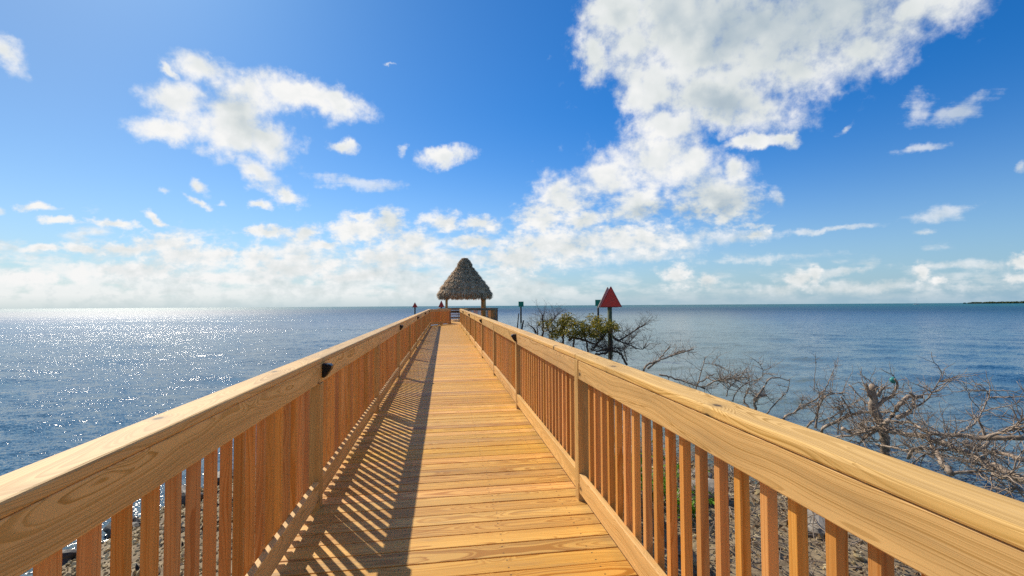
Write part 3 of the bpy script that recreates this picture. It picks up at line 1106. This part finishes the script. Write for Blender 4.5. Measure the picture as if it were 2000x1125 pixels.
def twig(T, p, d, L, r, depth, curl=.35, seg=4):
    n = max(4, int(L / .05))
    pts = [p]
    dd = d.normalized()
    for i in range(n):
        dd = (dd + Vector((random.gauss(0, curl), random.gauss(0, curl), random.gauss(.03, curl * .8))) * .5).normalized()
        pts.append(pts[-1] + dd * (L / n))
    T.tube(pts, r, max(r * .35, .0012), seg)
    if depth > 0:
        for k in range(random.randint(2, 4)):
            i = random.randint(1, n - 1)
            side = Vector((random.gauss(0, 1), random.gauss(0, 1), random.gauss(.25, .8)))
            nd = (dd * .5 + side.normalized() * .9).normalized()
            twig(T, pts[i], nd, L * random.uniform(.35, .65), r * .55, depth - 1, curl, 3)


def crop(ox, oy, sc):
    return lambda x, y, Y: at(ox + x / sc, oy + y / sc, Y * 1.2)


c5 = crop(1400, 650, 3.215)
c4_ = crop(950, 540, 4.0)


def limb_set(name, label, cat, limbs, group, base_drop=True, tw=(6, .3, .006, 2), material='deadbark', dens=1.0):
    """limbs: list of (points [(x,y,Y)...] already as vectors, r0, r1, number of twigs)"""
    T, TW = Tubes(), Tubes()
    root_p = Vector(limbs[0][0][0])
    for pts, r0, r1, nt in limbs:
        q = refine(pts, .06, .35 * min(r0, .03))
        T.tube(q, r0 * (1.3 if r0 < .05 else 1.0), r1 * 1.3, 7 if r0 > .02 else 5, .12)
        for k in range(int(nt * dens)):
            i = random.randint(len(q) // 4, len(q) - 1)
            d = (q[min(i + 1, len(q) - 1)] - q[i - 1])
            d = d.normalized() if d.length > 1e-6 else Vector((0, 0, 1))
            side = Vector((random.gauss(0, 1), random.gauss(0, 1), random.gauss(.5 if material == 'livebark' else .12, .7))).normalized()
            twig(TW, q[i], d * .6 + side, 1.1 * tw[1] * random.uniform(.5, 1.4), tw[2] * random.uniform(.6, 1.2), tw[3])
    rt = empty(name, (root_p.x, root_p.y, HW))
    tag(rt, label, cat, group)
    sh = Vector(rt.location)
    for tb in (T, TW): tb.V = [v - sh for v in tb.V]
    T.build('limbs', M[material], rt)
    o = TW.build('twigs', M[material], rt)
    return rt


def L5(pl, Ya, Yb=None):
    Yb = Ya if Yb is None else Yb
    n = len(pl)
    return [c5(x, y, Ya + (Yb - Ya) * i / (n - 1)) for i, (x, y) in enumerate(pl)]


def L4(pl, Ya, Yb=None):
    Yb = Ya if Yb is None else Yb
    n = len(pl)
    return [c4_(x, y, Ya + (Yb - Ya) * i / (n - 1)) for i, (x, y) in enumerate(pl)]


def drop(p):
    return Vector((p.x, p.y, HW - .3))


GR = 'dead mangroves off the right side of the boardwalk'
# the big tangle at the right edge
root1 = L5([(2030, 935)], 4.0)[0] if False else c5(2060, 950, 3.9)
limb_set('dead_mangrove', 'big tangle of bleached dead limbs lying over the water at the far right', 'dead tree', [
    ([drop(root1), root1] + L5([(1929, 925), (1780, 860), (1600, 770), (1440, 700), (1280, 650), (1100, 620), (1040, 600)], 4.1, 6.0), .06, .028, 16),
    (L5([(1929, 660), (1700, 662), (1540, 650), (1340, 630), (1270, 600), (1230, 570), (1090, 560), (980, 600), (860, 640), (760, 652)], 4.4, 6.3), .026, .012, 20),
    (L5([(1929, 800), (1800, 760), (1690, 740), (1600, 700)], 4.2, 5.0), .024, .012, 8),
    (L5([(1480, 890), (1400, 800), (1350, 700), (1330, 650)], 4.6, 5.3), .03, .012, 7),
    (L5([(1480, 885), (1600, 870), (1680, 870), (1750, 850)], 4.6, 4.4), .018, .010, 6),
    (L5([(1200, 790), (1260, 720), (1400, 740), (1500, 720), (1600, 760)], 5.2, 4.7), .02, .01, 8),
    (L5([(1000, 700), (1100, 720), (1220, 740), (1330, 760)], 5.8, 5.0), .016, .01, 8),
    (L5([(1560, 680), (1600, 730), (1660, 740), (1700, 690)], 4.7), .028, .02, 2),
    (L5([(1500, 640), (1580, 600), (1640, 540), (1700, 420), (1715, 360)], 4.9, 5.4), .014, .005, 8),
    (L5([(1690, 660), (1800, 620), (1929, 590), (2000, 570)], 4.6, 4.2), .02, .009, 9),
    (L5([(1860, 620), (1900, 570), (1960, 500)], 4.4), .010, .005, 5),
    (L5([(1640, 540), (1670, 600), (1690, 650)], 4.9), .012, .01, 3),
    (L5([(1850, 920), (1880, 970), (1930, 1040)], 4.1, 4.0), .014, .008, 4),
    (L5([(1700, 850), (1760, 900), (1850, 930)], 4.4, 4.1), .014, .009, 6),
    (L5([(1550, 800), (1650, 830), (1790, 905)], 4.6, 4.1), .012, .008, 6),
], GR, tw=(6, .52, .0095, 1), dens=2.2)
limb_set('dead_mangrove', 'dead stump with crooked upright arms in the middle of the tangle, right', 'dead tree', [
    ([drop(c5(1060, 640, 6.0)), c5(1055, 640, 6.0)] + L5([(1040, 590), (1010, 540), (985, 470), (975, 390), (985, 325)], 6.0), .075, .05, 10),
    (L5([(990, 480), (1040, 430), (1110, 390), (1135, 330), (1120, 290)], 6.0, 5.8), .028, .012, 6),
    (L5([(960, 400), (945, 350), (940, 320)], 6.0), .03, .015, 4),
    (L5([(1010, 400), (1030, 360), (1060, 340)], 6.0), .03, .012, 4),
    (L5([(1060, 565), (1110, 510), (1140, 450), (1210, 405), (1285, 400)], 5.7, 5.5), .034, .022, 6),
    (L5([(1130, 535), (1200, 510), (1240, 450), (1230, 410), (1215, 380)], 5.6, 5.4), .03, .014, 5),
    (L5([(1240, 465), (1310, 430), (1350, 380), (1390, 310), (1410, 260)], 5.5, 5.3), .014, .004, 8),
    (L5([(1040, 600), (960, 640), (900, 690)], 6.0), .03, .01, 12),
    (L5([(1040, 590), (940, 600), (890, 560)], 6.0), .02, .006, 10),
], GR, tw=(6, .34, .0085, 1), dens=1.9)
limb_set('dead_mangrove', 'thin forked dead branches reaching up left of the crooked stump', 'dead tree', [
    ([drop(c5(640, 640, 6.9))] + L5([(660, 618), (740, 560), (840, 520), (940, 500), (1040, 495), (1100, 500)], 6.8, 6.1), .026, .012, 8),
    (L5([(560, 600), (620, 530), (645, 460), (680, 400), (740, 385), (810, 375)], 7.0, 6.7), .016, .006, 9),
    (L5([(620, 600), (630, 480), (640, 430), (660, 400)], 6.9), .02, .007, 9),
    (L5([(610, 370), (615, 280), (625, 180)], 6.9), .006, .003, 1),
    (L5([(780, 400), (830, 480), (870, 600)], 6.5), .012, .007, 6),
    (L5([(830, 325), (900, 400), (955, 455)], 6.4, 6.1), .010, .006, 5),
    (L5([(760, 640), (770, 540), (800, 470), (760, 420)], 6.6), .012, .004, 10),
    (L5([(790, 600), (830, 620), (880, 640)], 6.3), .03, .012, 6),
    (L5([(640, 560), (720, 530), (800, 480), (860, 440)], 6.7), .01, .003, 8),
], GR, tw=(6, .38, .008, 1), dens=1.8)
limb_set('dead_mangrove', 'slender dead branch sloping up to the right with a curved tip', 'dead tree', [
    ([drop(c5(400, 560, 7.8))] + L5([(420, 540), (500, 490), (570, 450), (640, 395), (700, 320), (740, 220)], 7.7, 7.3), .024, .004, 9),
    (L5([(500, 490), (530, 440), (540, 420)], 7.6), .010, .004, 4),
], GR, tw=(6, .22, .006, 1), dens=4)
limb_set('dead_mangrove', 'low dead shrub with a knotted head beyond the middle of the right rail', 'dead tree', [
    ([drop(c5(245, 520, 8.4))] + L5([(245, 475), (240, 420), (290, 350), (330, 290), (400, 280)], 8.4, 8.2), .035, .01, 6),
    (L5([(240, 430), (260, 395), (310, 390)], 8.4), .055, .025, 10),
    (L5([(200, 470), (170, 420), (210, 330)], 8.5), .022, .008, 6),
    (L5([(300, 520), (380, 430), (440, 370), (458, 290)], 8.3, 8.1), .014, .005, 3),
    (L5([(100, 430), (130, 360), (200, 310), (270, 290), (290, 240), (260, 180)], 8.8, 8.5), .012, .004, 10),
    (L5([(-60, 330), (0, 300), (80, 285), (180, 280)], 9.2, 8.8), .016, .006, 12),
    (L5([(60, 400), (80, 340), (140, 290)], 9.0), .014, .004, 12),
], GR, tw=(6, .42, .0085, 1), dens=1.9)
limb_set('dead_mangrove', 'dead branches behind the rail with a tall bare fork, left of the knotted shrub', 'dead tree', [
    ([drop(c4_(1630, 900, 9.6))] + L4([(1640, 860), (1700, 810), (1780, 760)], 9.6, 9.4), .022, .01, 5),
    (L4([(1650, 840), (1680, 740), (1715, 625)], 9.6), .014, .006, 2),
    (L4([(1705, 680), (1760, 685), (1830, 702)], 9.6), .007, .003, 5),
    (L4([(1350, 765), (1480, 800), (1600, 840), (1700, 870)], 10.2, 9.6), .022, .012, 12),
    (L4([(1720, 790), (1800, 815), (1970, 790)], 9.4, 9.0), .014, .006, 10),
], GR, tw=(6, .44, .0085, 1), dens=1.9)
limb_set('dead_mangrove', 'grey forked limb leaning out to the right with a fan of fine twigs', 'dead tree', [
    ([drop(c4_(1215, 745, 10.6))] + L4([(1230, 735), (1350, 655), (1500, 605), (1620, 570)], 10.6, 10.2), .034, .012, 16),
    (L4([(1260, 720), (1330, 665), (1390, 600), (1440, 530)], 10.6, 10.4), .026, .01, 5),
    (L4([(1440, 625), (1520, 580), (1600, 590)], 10.4), .018, .008, 12),
], GR, tw=(6, .42, .0058, 1), dens=1.8)

# the living mangrove with leaf clumps and its bare neighbours
YM = 12.3
mang = limb_set('mangrove_tree', 'mangrove with yellow green leaf clumps in front of the big red triangle', 'tree', [
    ([drop(c4_(600, 560, YM))] + L4([(600, 530), (600, 440), (610, 350)], YM), .06, .02, 14),
    ([drop(c4_(690, 560, YM))] + L4([(680, 540), (720, 445), (790, 400), (840, 390)], YM), .04, .015, 14),
    ([drop(c4_(795, 600, YM))] + L4([(790, 580), (770, 480), (740, 400)], YM), .04, .015, 14),
    ([drop(c4_(560, 560, YM))] + L4([(520, 495), (490, 430), (470, 370), (500, 330)], YM), .045, .012, 16),
    (L4([(1100, 690), (1040, 600), (940, 570), (860, 590)], YM - .4), .03, .018, 18),
    ([drop(c4_(965, 700, YM))] + L4([(965, 650), (972, 560), (962, 440)], YM), .05, .02, 14),
    (L4([(840, 560), (900, 480), (950, 430)], YM), .03, .012, 12),
    (L4([(640, 500), (700, 480), (820, 520), (900, 560)], YM), .03, .015, 14),
    (L4([(990, 470), (1040, 497), (1150, 430), (1240, 370)], YM - .2), .026, .014, 10),
    (L4([(1000, 490), (1060, 515), (1130, 540), (1210, 570), (1280, 525)], YM - .3), .02, .008, 7),
    (L4([(1100, 660), (1080, 560), (1160, 470)], YM), .016, .005, 14),
    (L4([(850, 610), (930, 600), (1000, 560), (1060, 580)], YM - .5), .03, .012, 16),
], None, tw=(6, .42, .0075, 2), material='livebark', dens=2.6)
limb_set('bare_mangrove', 'bare twiggy mangrove left of the leafy one, just past the green marker', 'tree', [
    ([drop(c4_(440, 500, 13.2))] + L4([(440, 470), (445, 380), (440, 300)], 13.2), .045, .02, 26),
    ([drop(c4_(400, 480, 13.2))] + L4([(400, 450), (395, 400), (430, 340)], 13.2), .03, .012, 12),
    (L4([(385, 445), (370, 410), (335, 380)], 13.2), .03, .01, 3),
    (L4([(470, 400), (520, 340), (560, 300)], 13.2), .014, .006, 14),
], None, tw=(6, .42, .006, 2), material='livebark', dens=1.6)


def leaf_cluster(V, Fc, c, rx, rz, n, s0):
    for k in range(n):
        d = Vector((random.gauss(0, 1), random.gauss(0, 1), random.gauss(0, 1)))
        d = d.normalized() * (random.random() ** .45)
        p = c + Vector((d.x * rx, d.y * rx, d.z * rz))
        mt = Euler((random.uniform(-.9, .9), random.uniform(-.9, .9), random.uniform(0, 6.28))).to_matrix()
        s = s0 * random.uniform(.6, 1.25)
        b0 = len(V)
        for q in ((-s, 0, 0), (-.1 * s, -.42 * s, .08 * s), (s, 0, -.1 * s), (-.1 * s, .42 * s, .08 * s)):
            V.append(p + mt @ Vector(q) - Vector(mang.location))
        Fc.append((b0, b0 + 1, b0 + 2, b0 + 3))


V, Fc = [], []
for (x, y, r, n) in [(620, 372, 62, 26), (570, 405, 45, 14), (690, 385, 50, 16), (640, 340, 40, 12), (745, 405, 45, 14), (800, 425, 45, 14), (845, 375, 50, 22),
                     (870, 350, 30, 8), (850, 430, 50, 14), (905, 405, 42, 14), (965, 385, 42, 16), (1000, 400, 25, 6), (590, 450, 30, 10), (520, 430, 38, 9), (660, 455, 45, 10), (760, 460, 45, 10), (880, 465, 40, 8), (480, 400, 30, 6), (700, 430, 32, 7), (930, 430, 30, 6)]:
    for k in range(int(n * .85)):
        u, v = random.gauss(0, .65) * r, random.gauss(0, .5) * r
        c = c4_(x + u, y + v, YM + random.gauss(0, .35))
        leaf_cluster(V, Fc, c, .16, .12, 24, .05)
lf = obj_from('leaf_clumps', V, Fc, M['leaf'], mang)
lf['kind'] = 'stuff'

# teal scrap caught in the twigs
bm = bmesh.new()
bmesh.ops.create_icosphere(bm, subdivisions=2, radius=.05)
for v in bm.verts:
    v.co.z *= 1.15
    v.co *= 1 + .06 * math.sin(v.co.x * 90)
fl = obj_bm('fishing_float', bm, simple('faded_teal_plastic', (.03, .30, .27), .5, 0, 20, .3), None, True)
fl.location = c5(1105, 298, 5.85)
tag(fl, 'small faded teal float caught in the top of the crooked stump', 'float')

# twigs on the bank under the right railing
T = Tubes()
for k in range(700):
    x, y = random.uniform(1.3, 6.4), random.uniform(2.0, 8.5)
    z = max(float(ground_z(x, y)), HW) + random.uniform(.03, .22)
    a = random.uniform(0, 6.28)
    twig(T, Vector((x, y, z)), Vector((math.cos(a), math.sin(a), random.uniform(-.15, .4))), random.uniform(.25, .8), random.uniform(.003, .008), 1, .4)
tag(T.build('fallen_twigs', M['deadbark']), 'litter of pale broken twigs on the bank beyond the right balusters', 'twigs', kind='stuff')


def herb(x, y, h, n, label, seed):
    r = random.Random(seed)
    z = float(ground_z(x, y))
    rt = empty('green_plant', (x, y, z))
    tag(rt, label, 'plant', 'green plants on the bank beside the right railing')
    T = Tubes()
    V, Fc = [], []
    for k in range(n):
        a = r.uniform(0, 6.28)
        p = Vector((r.gauss(0, .03), r.gauss(0, .03), 0))
        d = Vector((math.cos(a) * .5, math.sin(a) * .5, 1)).normalized()
        hh = h * r.uniform(.55, 1.05)
        pts = [p + d * hh * j / 5 + Vector((math.cos(a), math.sin(a), 0)) * .08 * (j / 5) ** 2 for j in range(6)]
        T.tube(pts, .004, .002, 4)
        for j in range(12):
            q = pts[1 + j % 5] + Vector((r.gauss(0, .02), r.gauss(0, .02), r.gauss(0, .02)))
            mt = Euler((r.uniform(-.8, .8), r.uniform(-.8, .8), r.uniform(0, 6.28))).to_matrix()
            s = r.uniform(.025, .05)
            b0 = len(V)
            V += [q, q + mt @ Vector((s, -s * .42, s * .2)), q + mt @ Vector((2 * s, 0, 0)), q + mt @ Vector((s, s * .42, s * .2))]
            Fc.append((b0, b0 + 1, b0 + 2, b0 + 3))
    T.build('stems', M['herb'], rt)
    obj_from('leaves', V, Fc, M['herb'], rt)['kind'] = 'stuff'


herb(2.15, 5.5, .72, 34, 'leftmost bright green plant seen between the right balusters', 31)
herb(2.42, 5.2, .6, 28, 'bright green plant in the middle, beside the pale rock on the right bank', 32)
herb(2.58, 4.75, .5, 22, 'low green plant nearest the viewer below the right railing', 33)
herb(1.95, 5.95, .42, 14, 'small green plant close under the right railing', 34)


# ------------------------------------------------------------------ channel markers
def piling(root, r, ztop, lean=(0, 0), m_='post', zb=-2.6):
    bm = bmesh.new()
    bmesh.ops.create_cone(bm, cap_ends=True, segments=16, radius1=r * 1.08, radius2=r, depth=ztop - zb, matrix=Matrix.Translation((0, 0, (ztop + zb) / 2)))
    for v in bm.verts:
        v.co.x += lean[0] * (v.co.z - HW)
        v.co.y += lean[1] * (v.co.z - HW)
    obj_bm('piling', bm, M[m_], root, True)


M['pilegreen'] = simple('greenish_treated_piling', (.16, .17, .07), .8, 0, 5, col2=(.05, .075, .035), bmp=.01)


def tri_plate(name, parent, w, h, t, z0, material, border=None, yaw=0, loc=(0, 0, 0)):
    bm = bmesh.new()
    pts = [(-w / 2, 0), (w / 2, 0), (.02, h), (-.02, h)]
    f = [bm.verts.new((x, -t / 2, z + z0)) for x, z in pts]
    k = [bm.verts.new((x, t / 2, z + z0)) for x, z in pts]
    bm.faces.new(f)
    bm.faces.new(k[::-1])
    for i in range(4):
        bm.faces.new((f[i], k[i], k[(i + 1) % 4], f[(i + 1) % 4]))
    o = obj_bm(name, bm, material, parent)
    o.rotation_euler = (0, 0, yaw)
    o.location = loc
    return o


Ym = 22.8
pt = at(1190, 560, Ym)
pl = at(1170, 600, Ym)
pr = at(1210, 599, Ym)
big = empty('channel_marker', (pr.x * .5 + pl.x * .5 + .02, Ym, 0))
tag(big, 'large red triangle daymark on a thick greenish piling, rising behind the leafy mangrove', 'channel marker', 'channel markers in the water')
zt, zb_ = pt.z, pl.z
face = -math.atan2(big.location.x, Ym) + .12
piling(big, .115, zb_ + .5, (0, 0), 'pilegreen')
bd = tri_plate('daymark', big, 1.12, zt - zb_, .05, zb_, M['redborder'], None, face, (0, -.20, 0))
tri_plate('red_panel', bd, 1.0, (zt - zb_) * .88, .012, zb_ + .035, M['red'], None, 0, (0, -.031, 0))
tri_plate('back_daymark', big, 1.12, zt - zb_, .05, zb_ - .02, M['back'], None, face + .28, (-.07, .10, 0))
for zz in (.25, .5):
    board('bracket', .36, .06, .06, M['steel'], big, (0, 0, zb_ + zz), ((0, 1, 0), (1, 0, 0), (0, 0, -1)))


def marker(px, py_top, py_bot, wpx, Ymk, kind, label, pole_r=.1, lean=0):
    a = at(px, py_top, Ymk)
    b_ = at(px, py_bot, Ymk)
    w = (at(px + wpx / 2, py_top, Ymk) - at(px - wpx / 2, py_top, Ymk)).length
    rt = empty('channel_marker', (a.x, Ymk, 0))
    tag(rt, label, 'channel marker', 'channel markers in the water')
    piling(rt, pole_r, (a.z + b_.z) / 2, (lean, 0), 'pilingdark')
    yaw = -math.atan2(a.x, Ymk)
    if kind == 'green':
        bd = board('daymark', round(w, 2), round(a.z - b_.z, 2), .04, M['green'], rt, (0, -pole_r - .03, (a.z + b_.z) / 2), ((1, 0, 0), (0, 0, 1), (0, -1, 0)), .005)
    else:
        tri_plate('daymark', rt, w, a.z - b_.z, .04, b_.z, M['red'], None, yaw, (0, -pole_r - .03, 0))
    for k in range(2):
        board('bracket', pole_r * 2.6, .05, .05, M['steel'], rt, (0, 0, b_.z + (a.z - b_.z) * (.3 + .4 * k) + .013), ((0, 1, 0), (1, 0, 0), (0, 0, -1)))


marker(1168, 585.5, 597.5, 12.5, 66, 'green', 'green square daymark on a thin dark pole half behind the big red triangle', .14)
marker(1017.3, 589, 599, 10, 72, 'green', 'green square daymark on a dark pole right of the hut, standing clear', .13)
marker(810.5, 590.5, 600.5, 11, 81, 'red', 'small red triangle daymark farthest left, clear of the hut', .12)
marker(862, 587, 600, 12, 72, 'red', 'dull red triangle daymark close beside the left post of the hut', .14)


def lone_pile(px0, py0, px1, py1, Ymk, label, r):
    a, b_ = at(px0, py0, Ymk), at(px1, py1, Ymk)
    rt = Tubes()
    lo = b_ + (b_ - a) * .5
    c = Vector((lo.x, lo.y, 0))
    rt.tube([lo - c, (a * .5 + lo * .5) - c, a - c], r * 1.1, r * .8, 10, .05)
    o = rt.build('mooring_post', M['pilingdark'])
    o.location = c
    tag(o, label, 'post', 'old bare posts in the water')


lone_pile(1013.2, 612, 1010.5, 640, 54, 'thin bare post leaning right, just left of the clear green marker', .075)
lone_pile(1022.4, 625.5, 1019, 643, 50, 'short bare post leaning right, just right of the clear green marker', .095)

# ------------------------------------------------------------------ distant island and sailing boat
DI = 1560.0
p0 = at(1903, 591, DI * .9)
isl = empty('mangrove_island', (p0.x, p0.y, HW))
tag(isl, 'low green mangrove island on the horizon at the far right edge', 'island')
T_v, T_f = [], []
Vg = []
# land strip
bm = bmesh.new()
bm_box(bm, (0, -30, -2), (900, 60, .9), 0)
for v in bm.verts:
    if v.co.x < 1: v.co.y *= .3
soil = obj_bm('mud_bank', bm, simple('dark_mud', (.07, .06, .04), .9, 0, .2))
soil.parent = isl
V, Fc = [], []
for k in range(420):
    x = random.uniform(3, 880)
    y = random.uniform(-26, 45)
    h = (3.2 + 3.4 * min(1, x / 90) + 1.3 * math.sin(x * .05) * math.sin(x * .023)) * random.uniform(.75, 1.1)
    if y < -20: h *= .8
    rx = random.uniform(5, 11)
    for q in range(36):
        d = Vector((random.gauss(0, 1), random.gauss(0, 1), random.gauss(0, 1))).normalized()
        c = Vector((x + d.x * rx * .7, y + d.y * rx * .5, h * .52 + d.z * h * .48))
        mt = Euler((random.uniform(0, 6), random.uniform(0, 6), random.uniform(0, 6))).to_matrix()
        s = random.uniform(1.0, 2.2)
        b0 = len(V)
        V += [c + mt @ Vector((-s, 0, 0)), c + mt @ Vector((0, -s * .8, 0)), c + mt @ Vector((s, 0, .3)), c + mt @ Vector((0, s * .8, 0))]
        Fc.append((b0, b0 + 1, b0 + 2, b0 + 3))
wf = obj_from('mangrove_wood', V, Fc, island_rand_mat('far_mangrove_leaves', [(0, (.02, .03, .012)), (.5, (.06, .085, .03)), (1, (.13, .15, .05))], .8, .1))
wf.parent = isl
wf['kind'] = 'stuff'

YB = 744.0
pb = at(1790, 592.5, YB)
boat = empty('sailing_boat', (pb.x, pb.y, HW))
tag(boat, 'tiny white sailing boat with bare mast on the horizon left of the island', 'sailing boat')
boat.rotation_euler = (0, 0, -.5)
mw = simple('white_boat_paint', (.8, .8, .8), .4)
bm = bmesh.new()
rows = []
for i in range(13):
    u = i / 12
    x = -4.2 + 8.4 * u
    hw = 1.35 * math.sin(math.pi * min(1, .18 + u * .82)) ** .7 if u < 1 else .02
    z1 = 1.0 + .35 * u * u
    rows.append([bm.verts.new(q) for q in ((x, -hw, z1), (x * .97, -hw * .8, .2), (x * .9, 0, -.3), (x * .97, hw * .8, .2), (x, hw, z1))])
for a, b_ in zip(rows[:-1], rows[1:]):
    for j in range(4): bm.faces.new((a[j], b_[j], b_[j + 1], a[j + 1]))
    bm.faces.new((a[4], b_[4], b_[0], a[0]))
bm.faces.new(rows[0]); bm.faces.new(rows[-1][::-1])
obj_bm('hull', bm, mw, boat)
bm = bmesh.new(); bm_box(bm, (-1.6, -.8, 1.05), (1.4, .8, 1.65), .15); obj_bm('cabin', bm, mw, boat)
bm = bmesh.new(); bmesh.ops.create_cone(bm, cap_ends=True, segments=8, radius1=.14, radius2=.09, depth=12.5, matrix=Matrix.Translation((.6, 0, 7.4))); obj_bm('mast', bm, simple('pale_mast', (.7, .7, .7), .4), boat)
bm = bmesh.new(); bmesh.ops.create_cone(bm, cap_ends=True, segments=8, radius1=.22, radius2=.16, depth=4.2, matrix=Matrix.Translation((-1.6, 0, 2.5)) @ Matrix.Rotation(R(90), 4, 'Y')); obj_bm('furled_sail', bm, simple('blue_sail_cover', (.03, .06, .15), .7), boat)
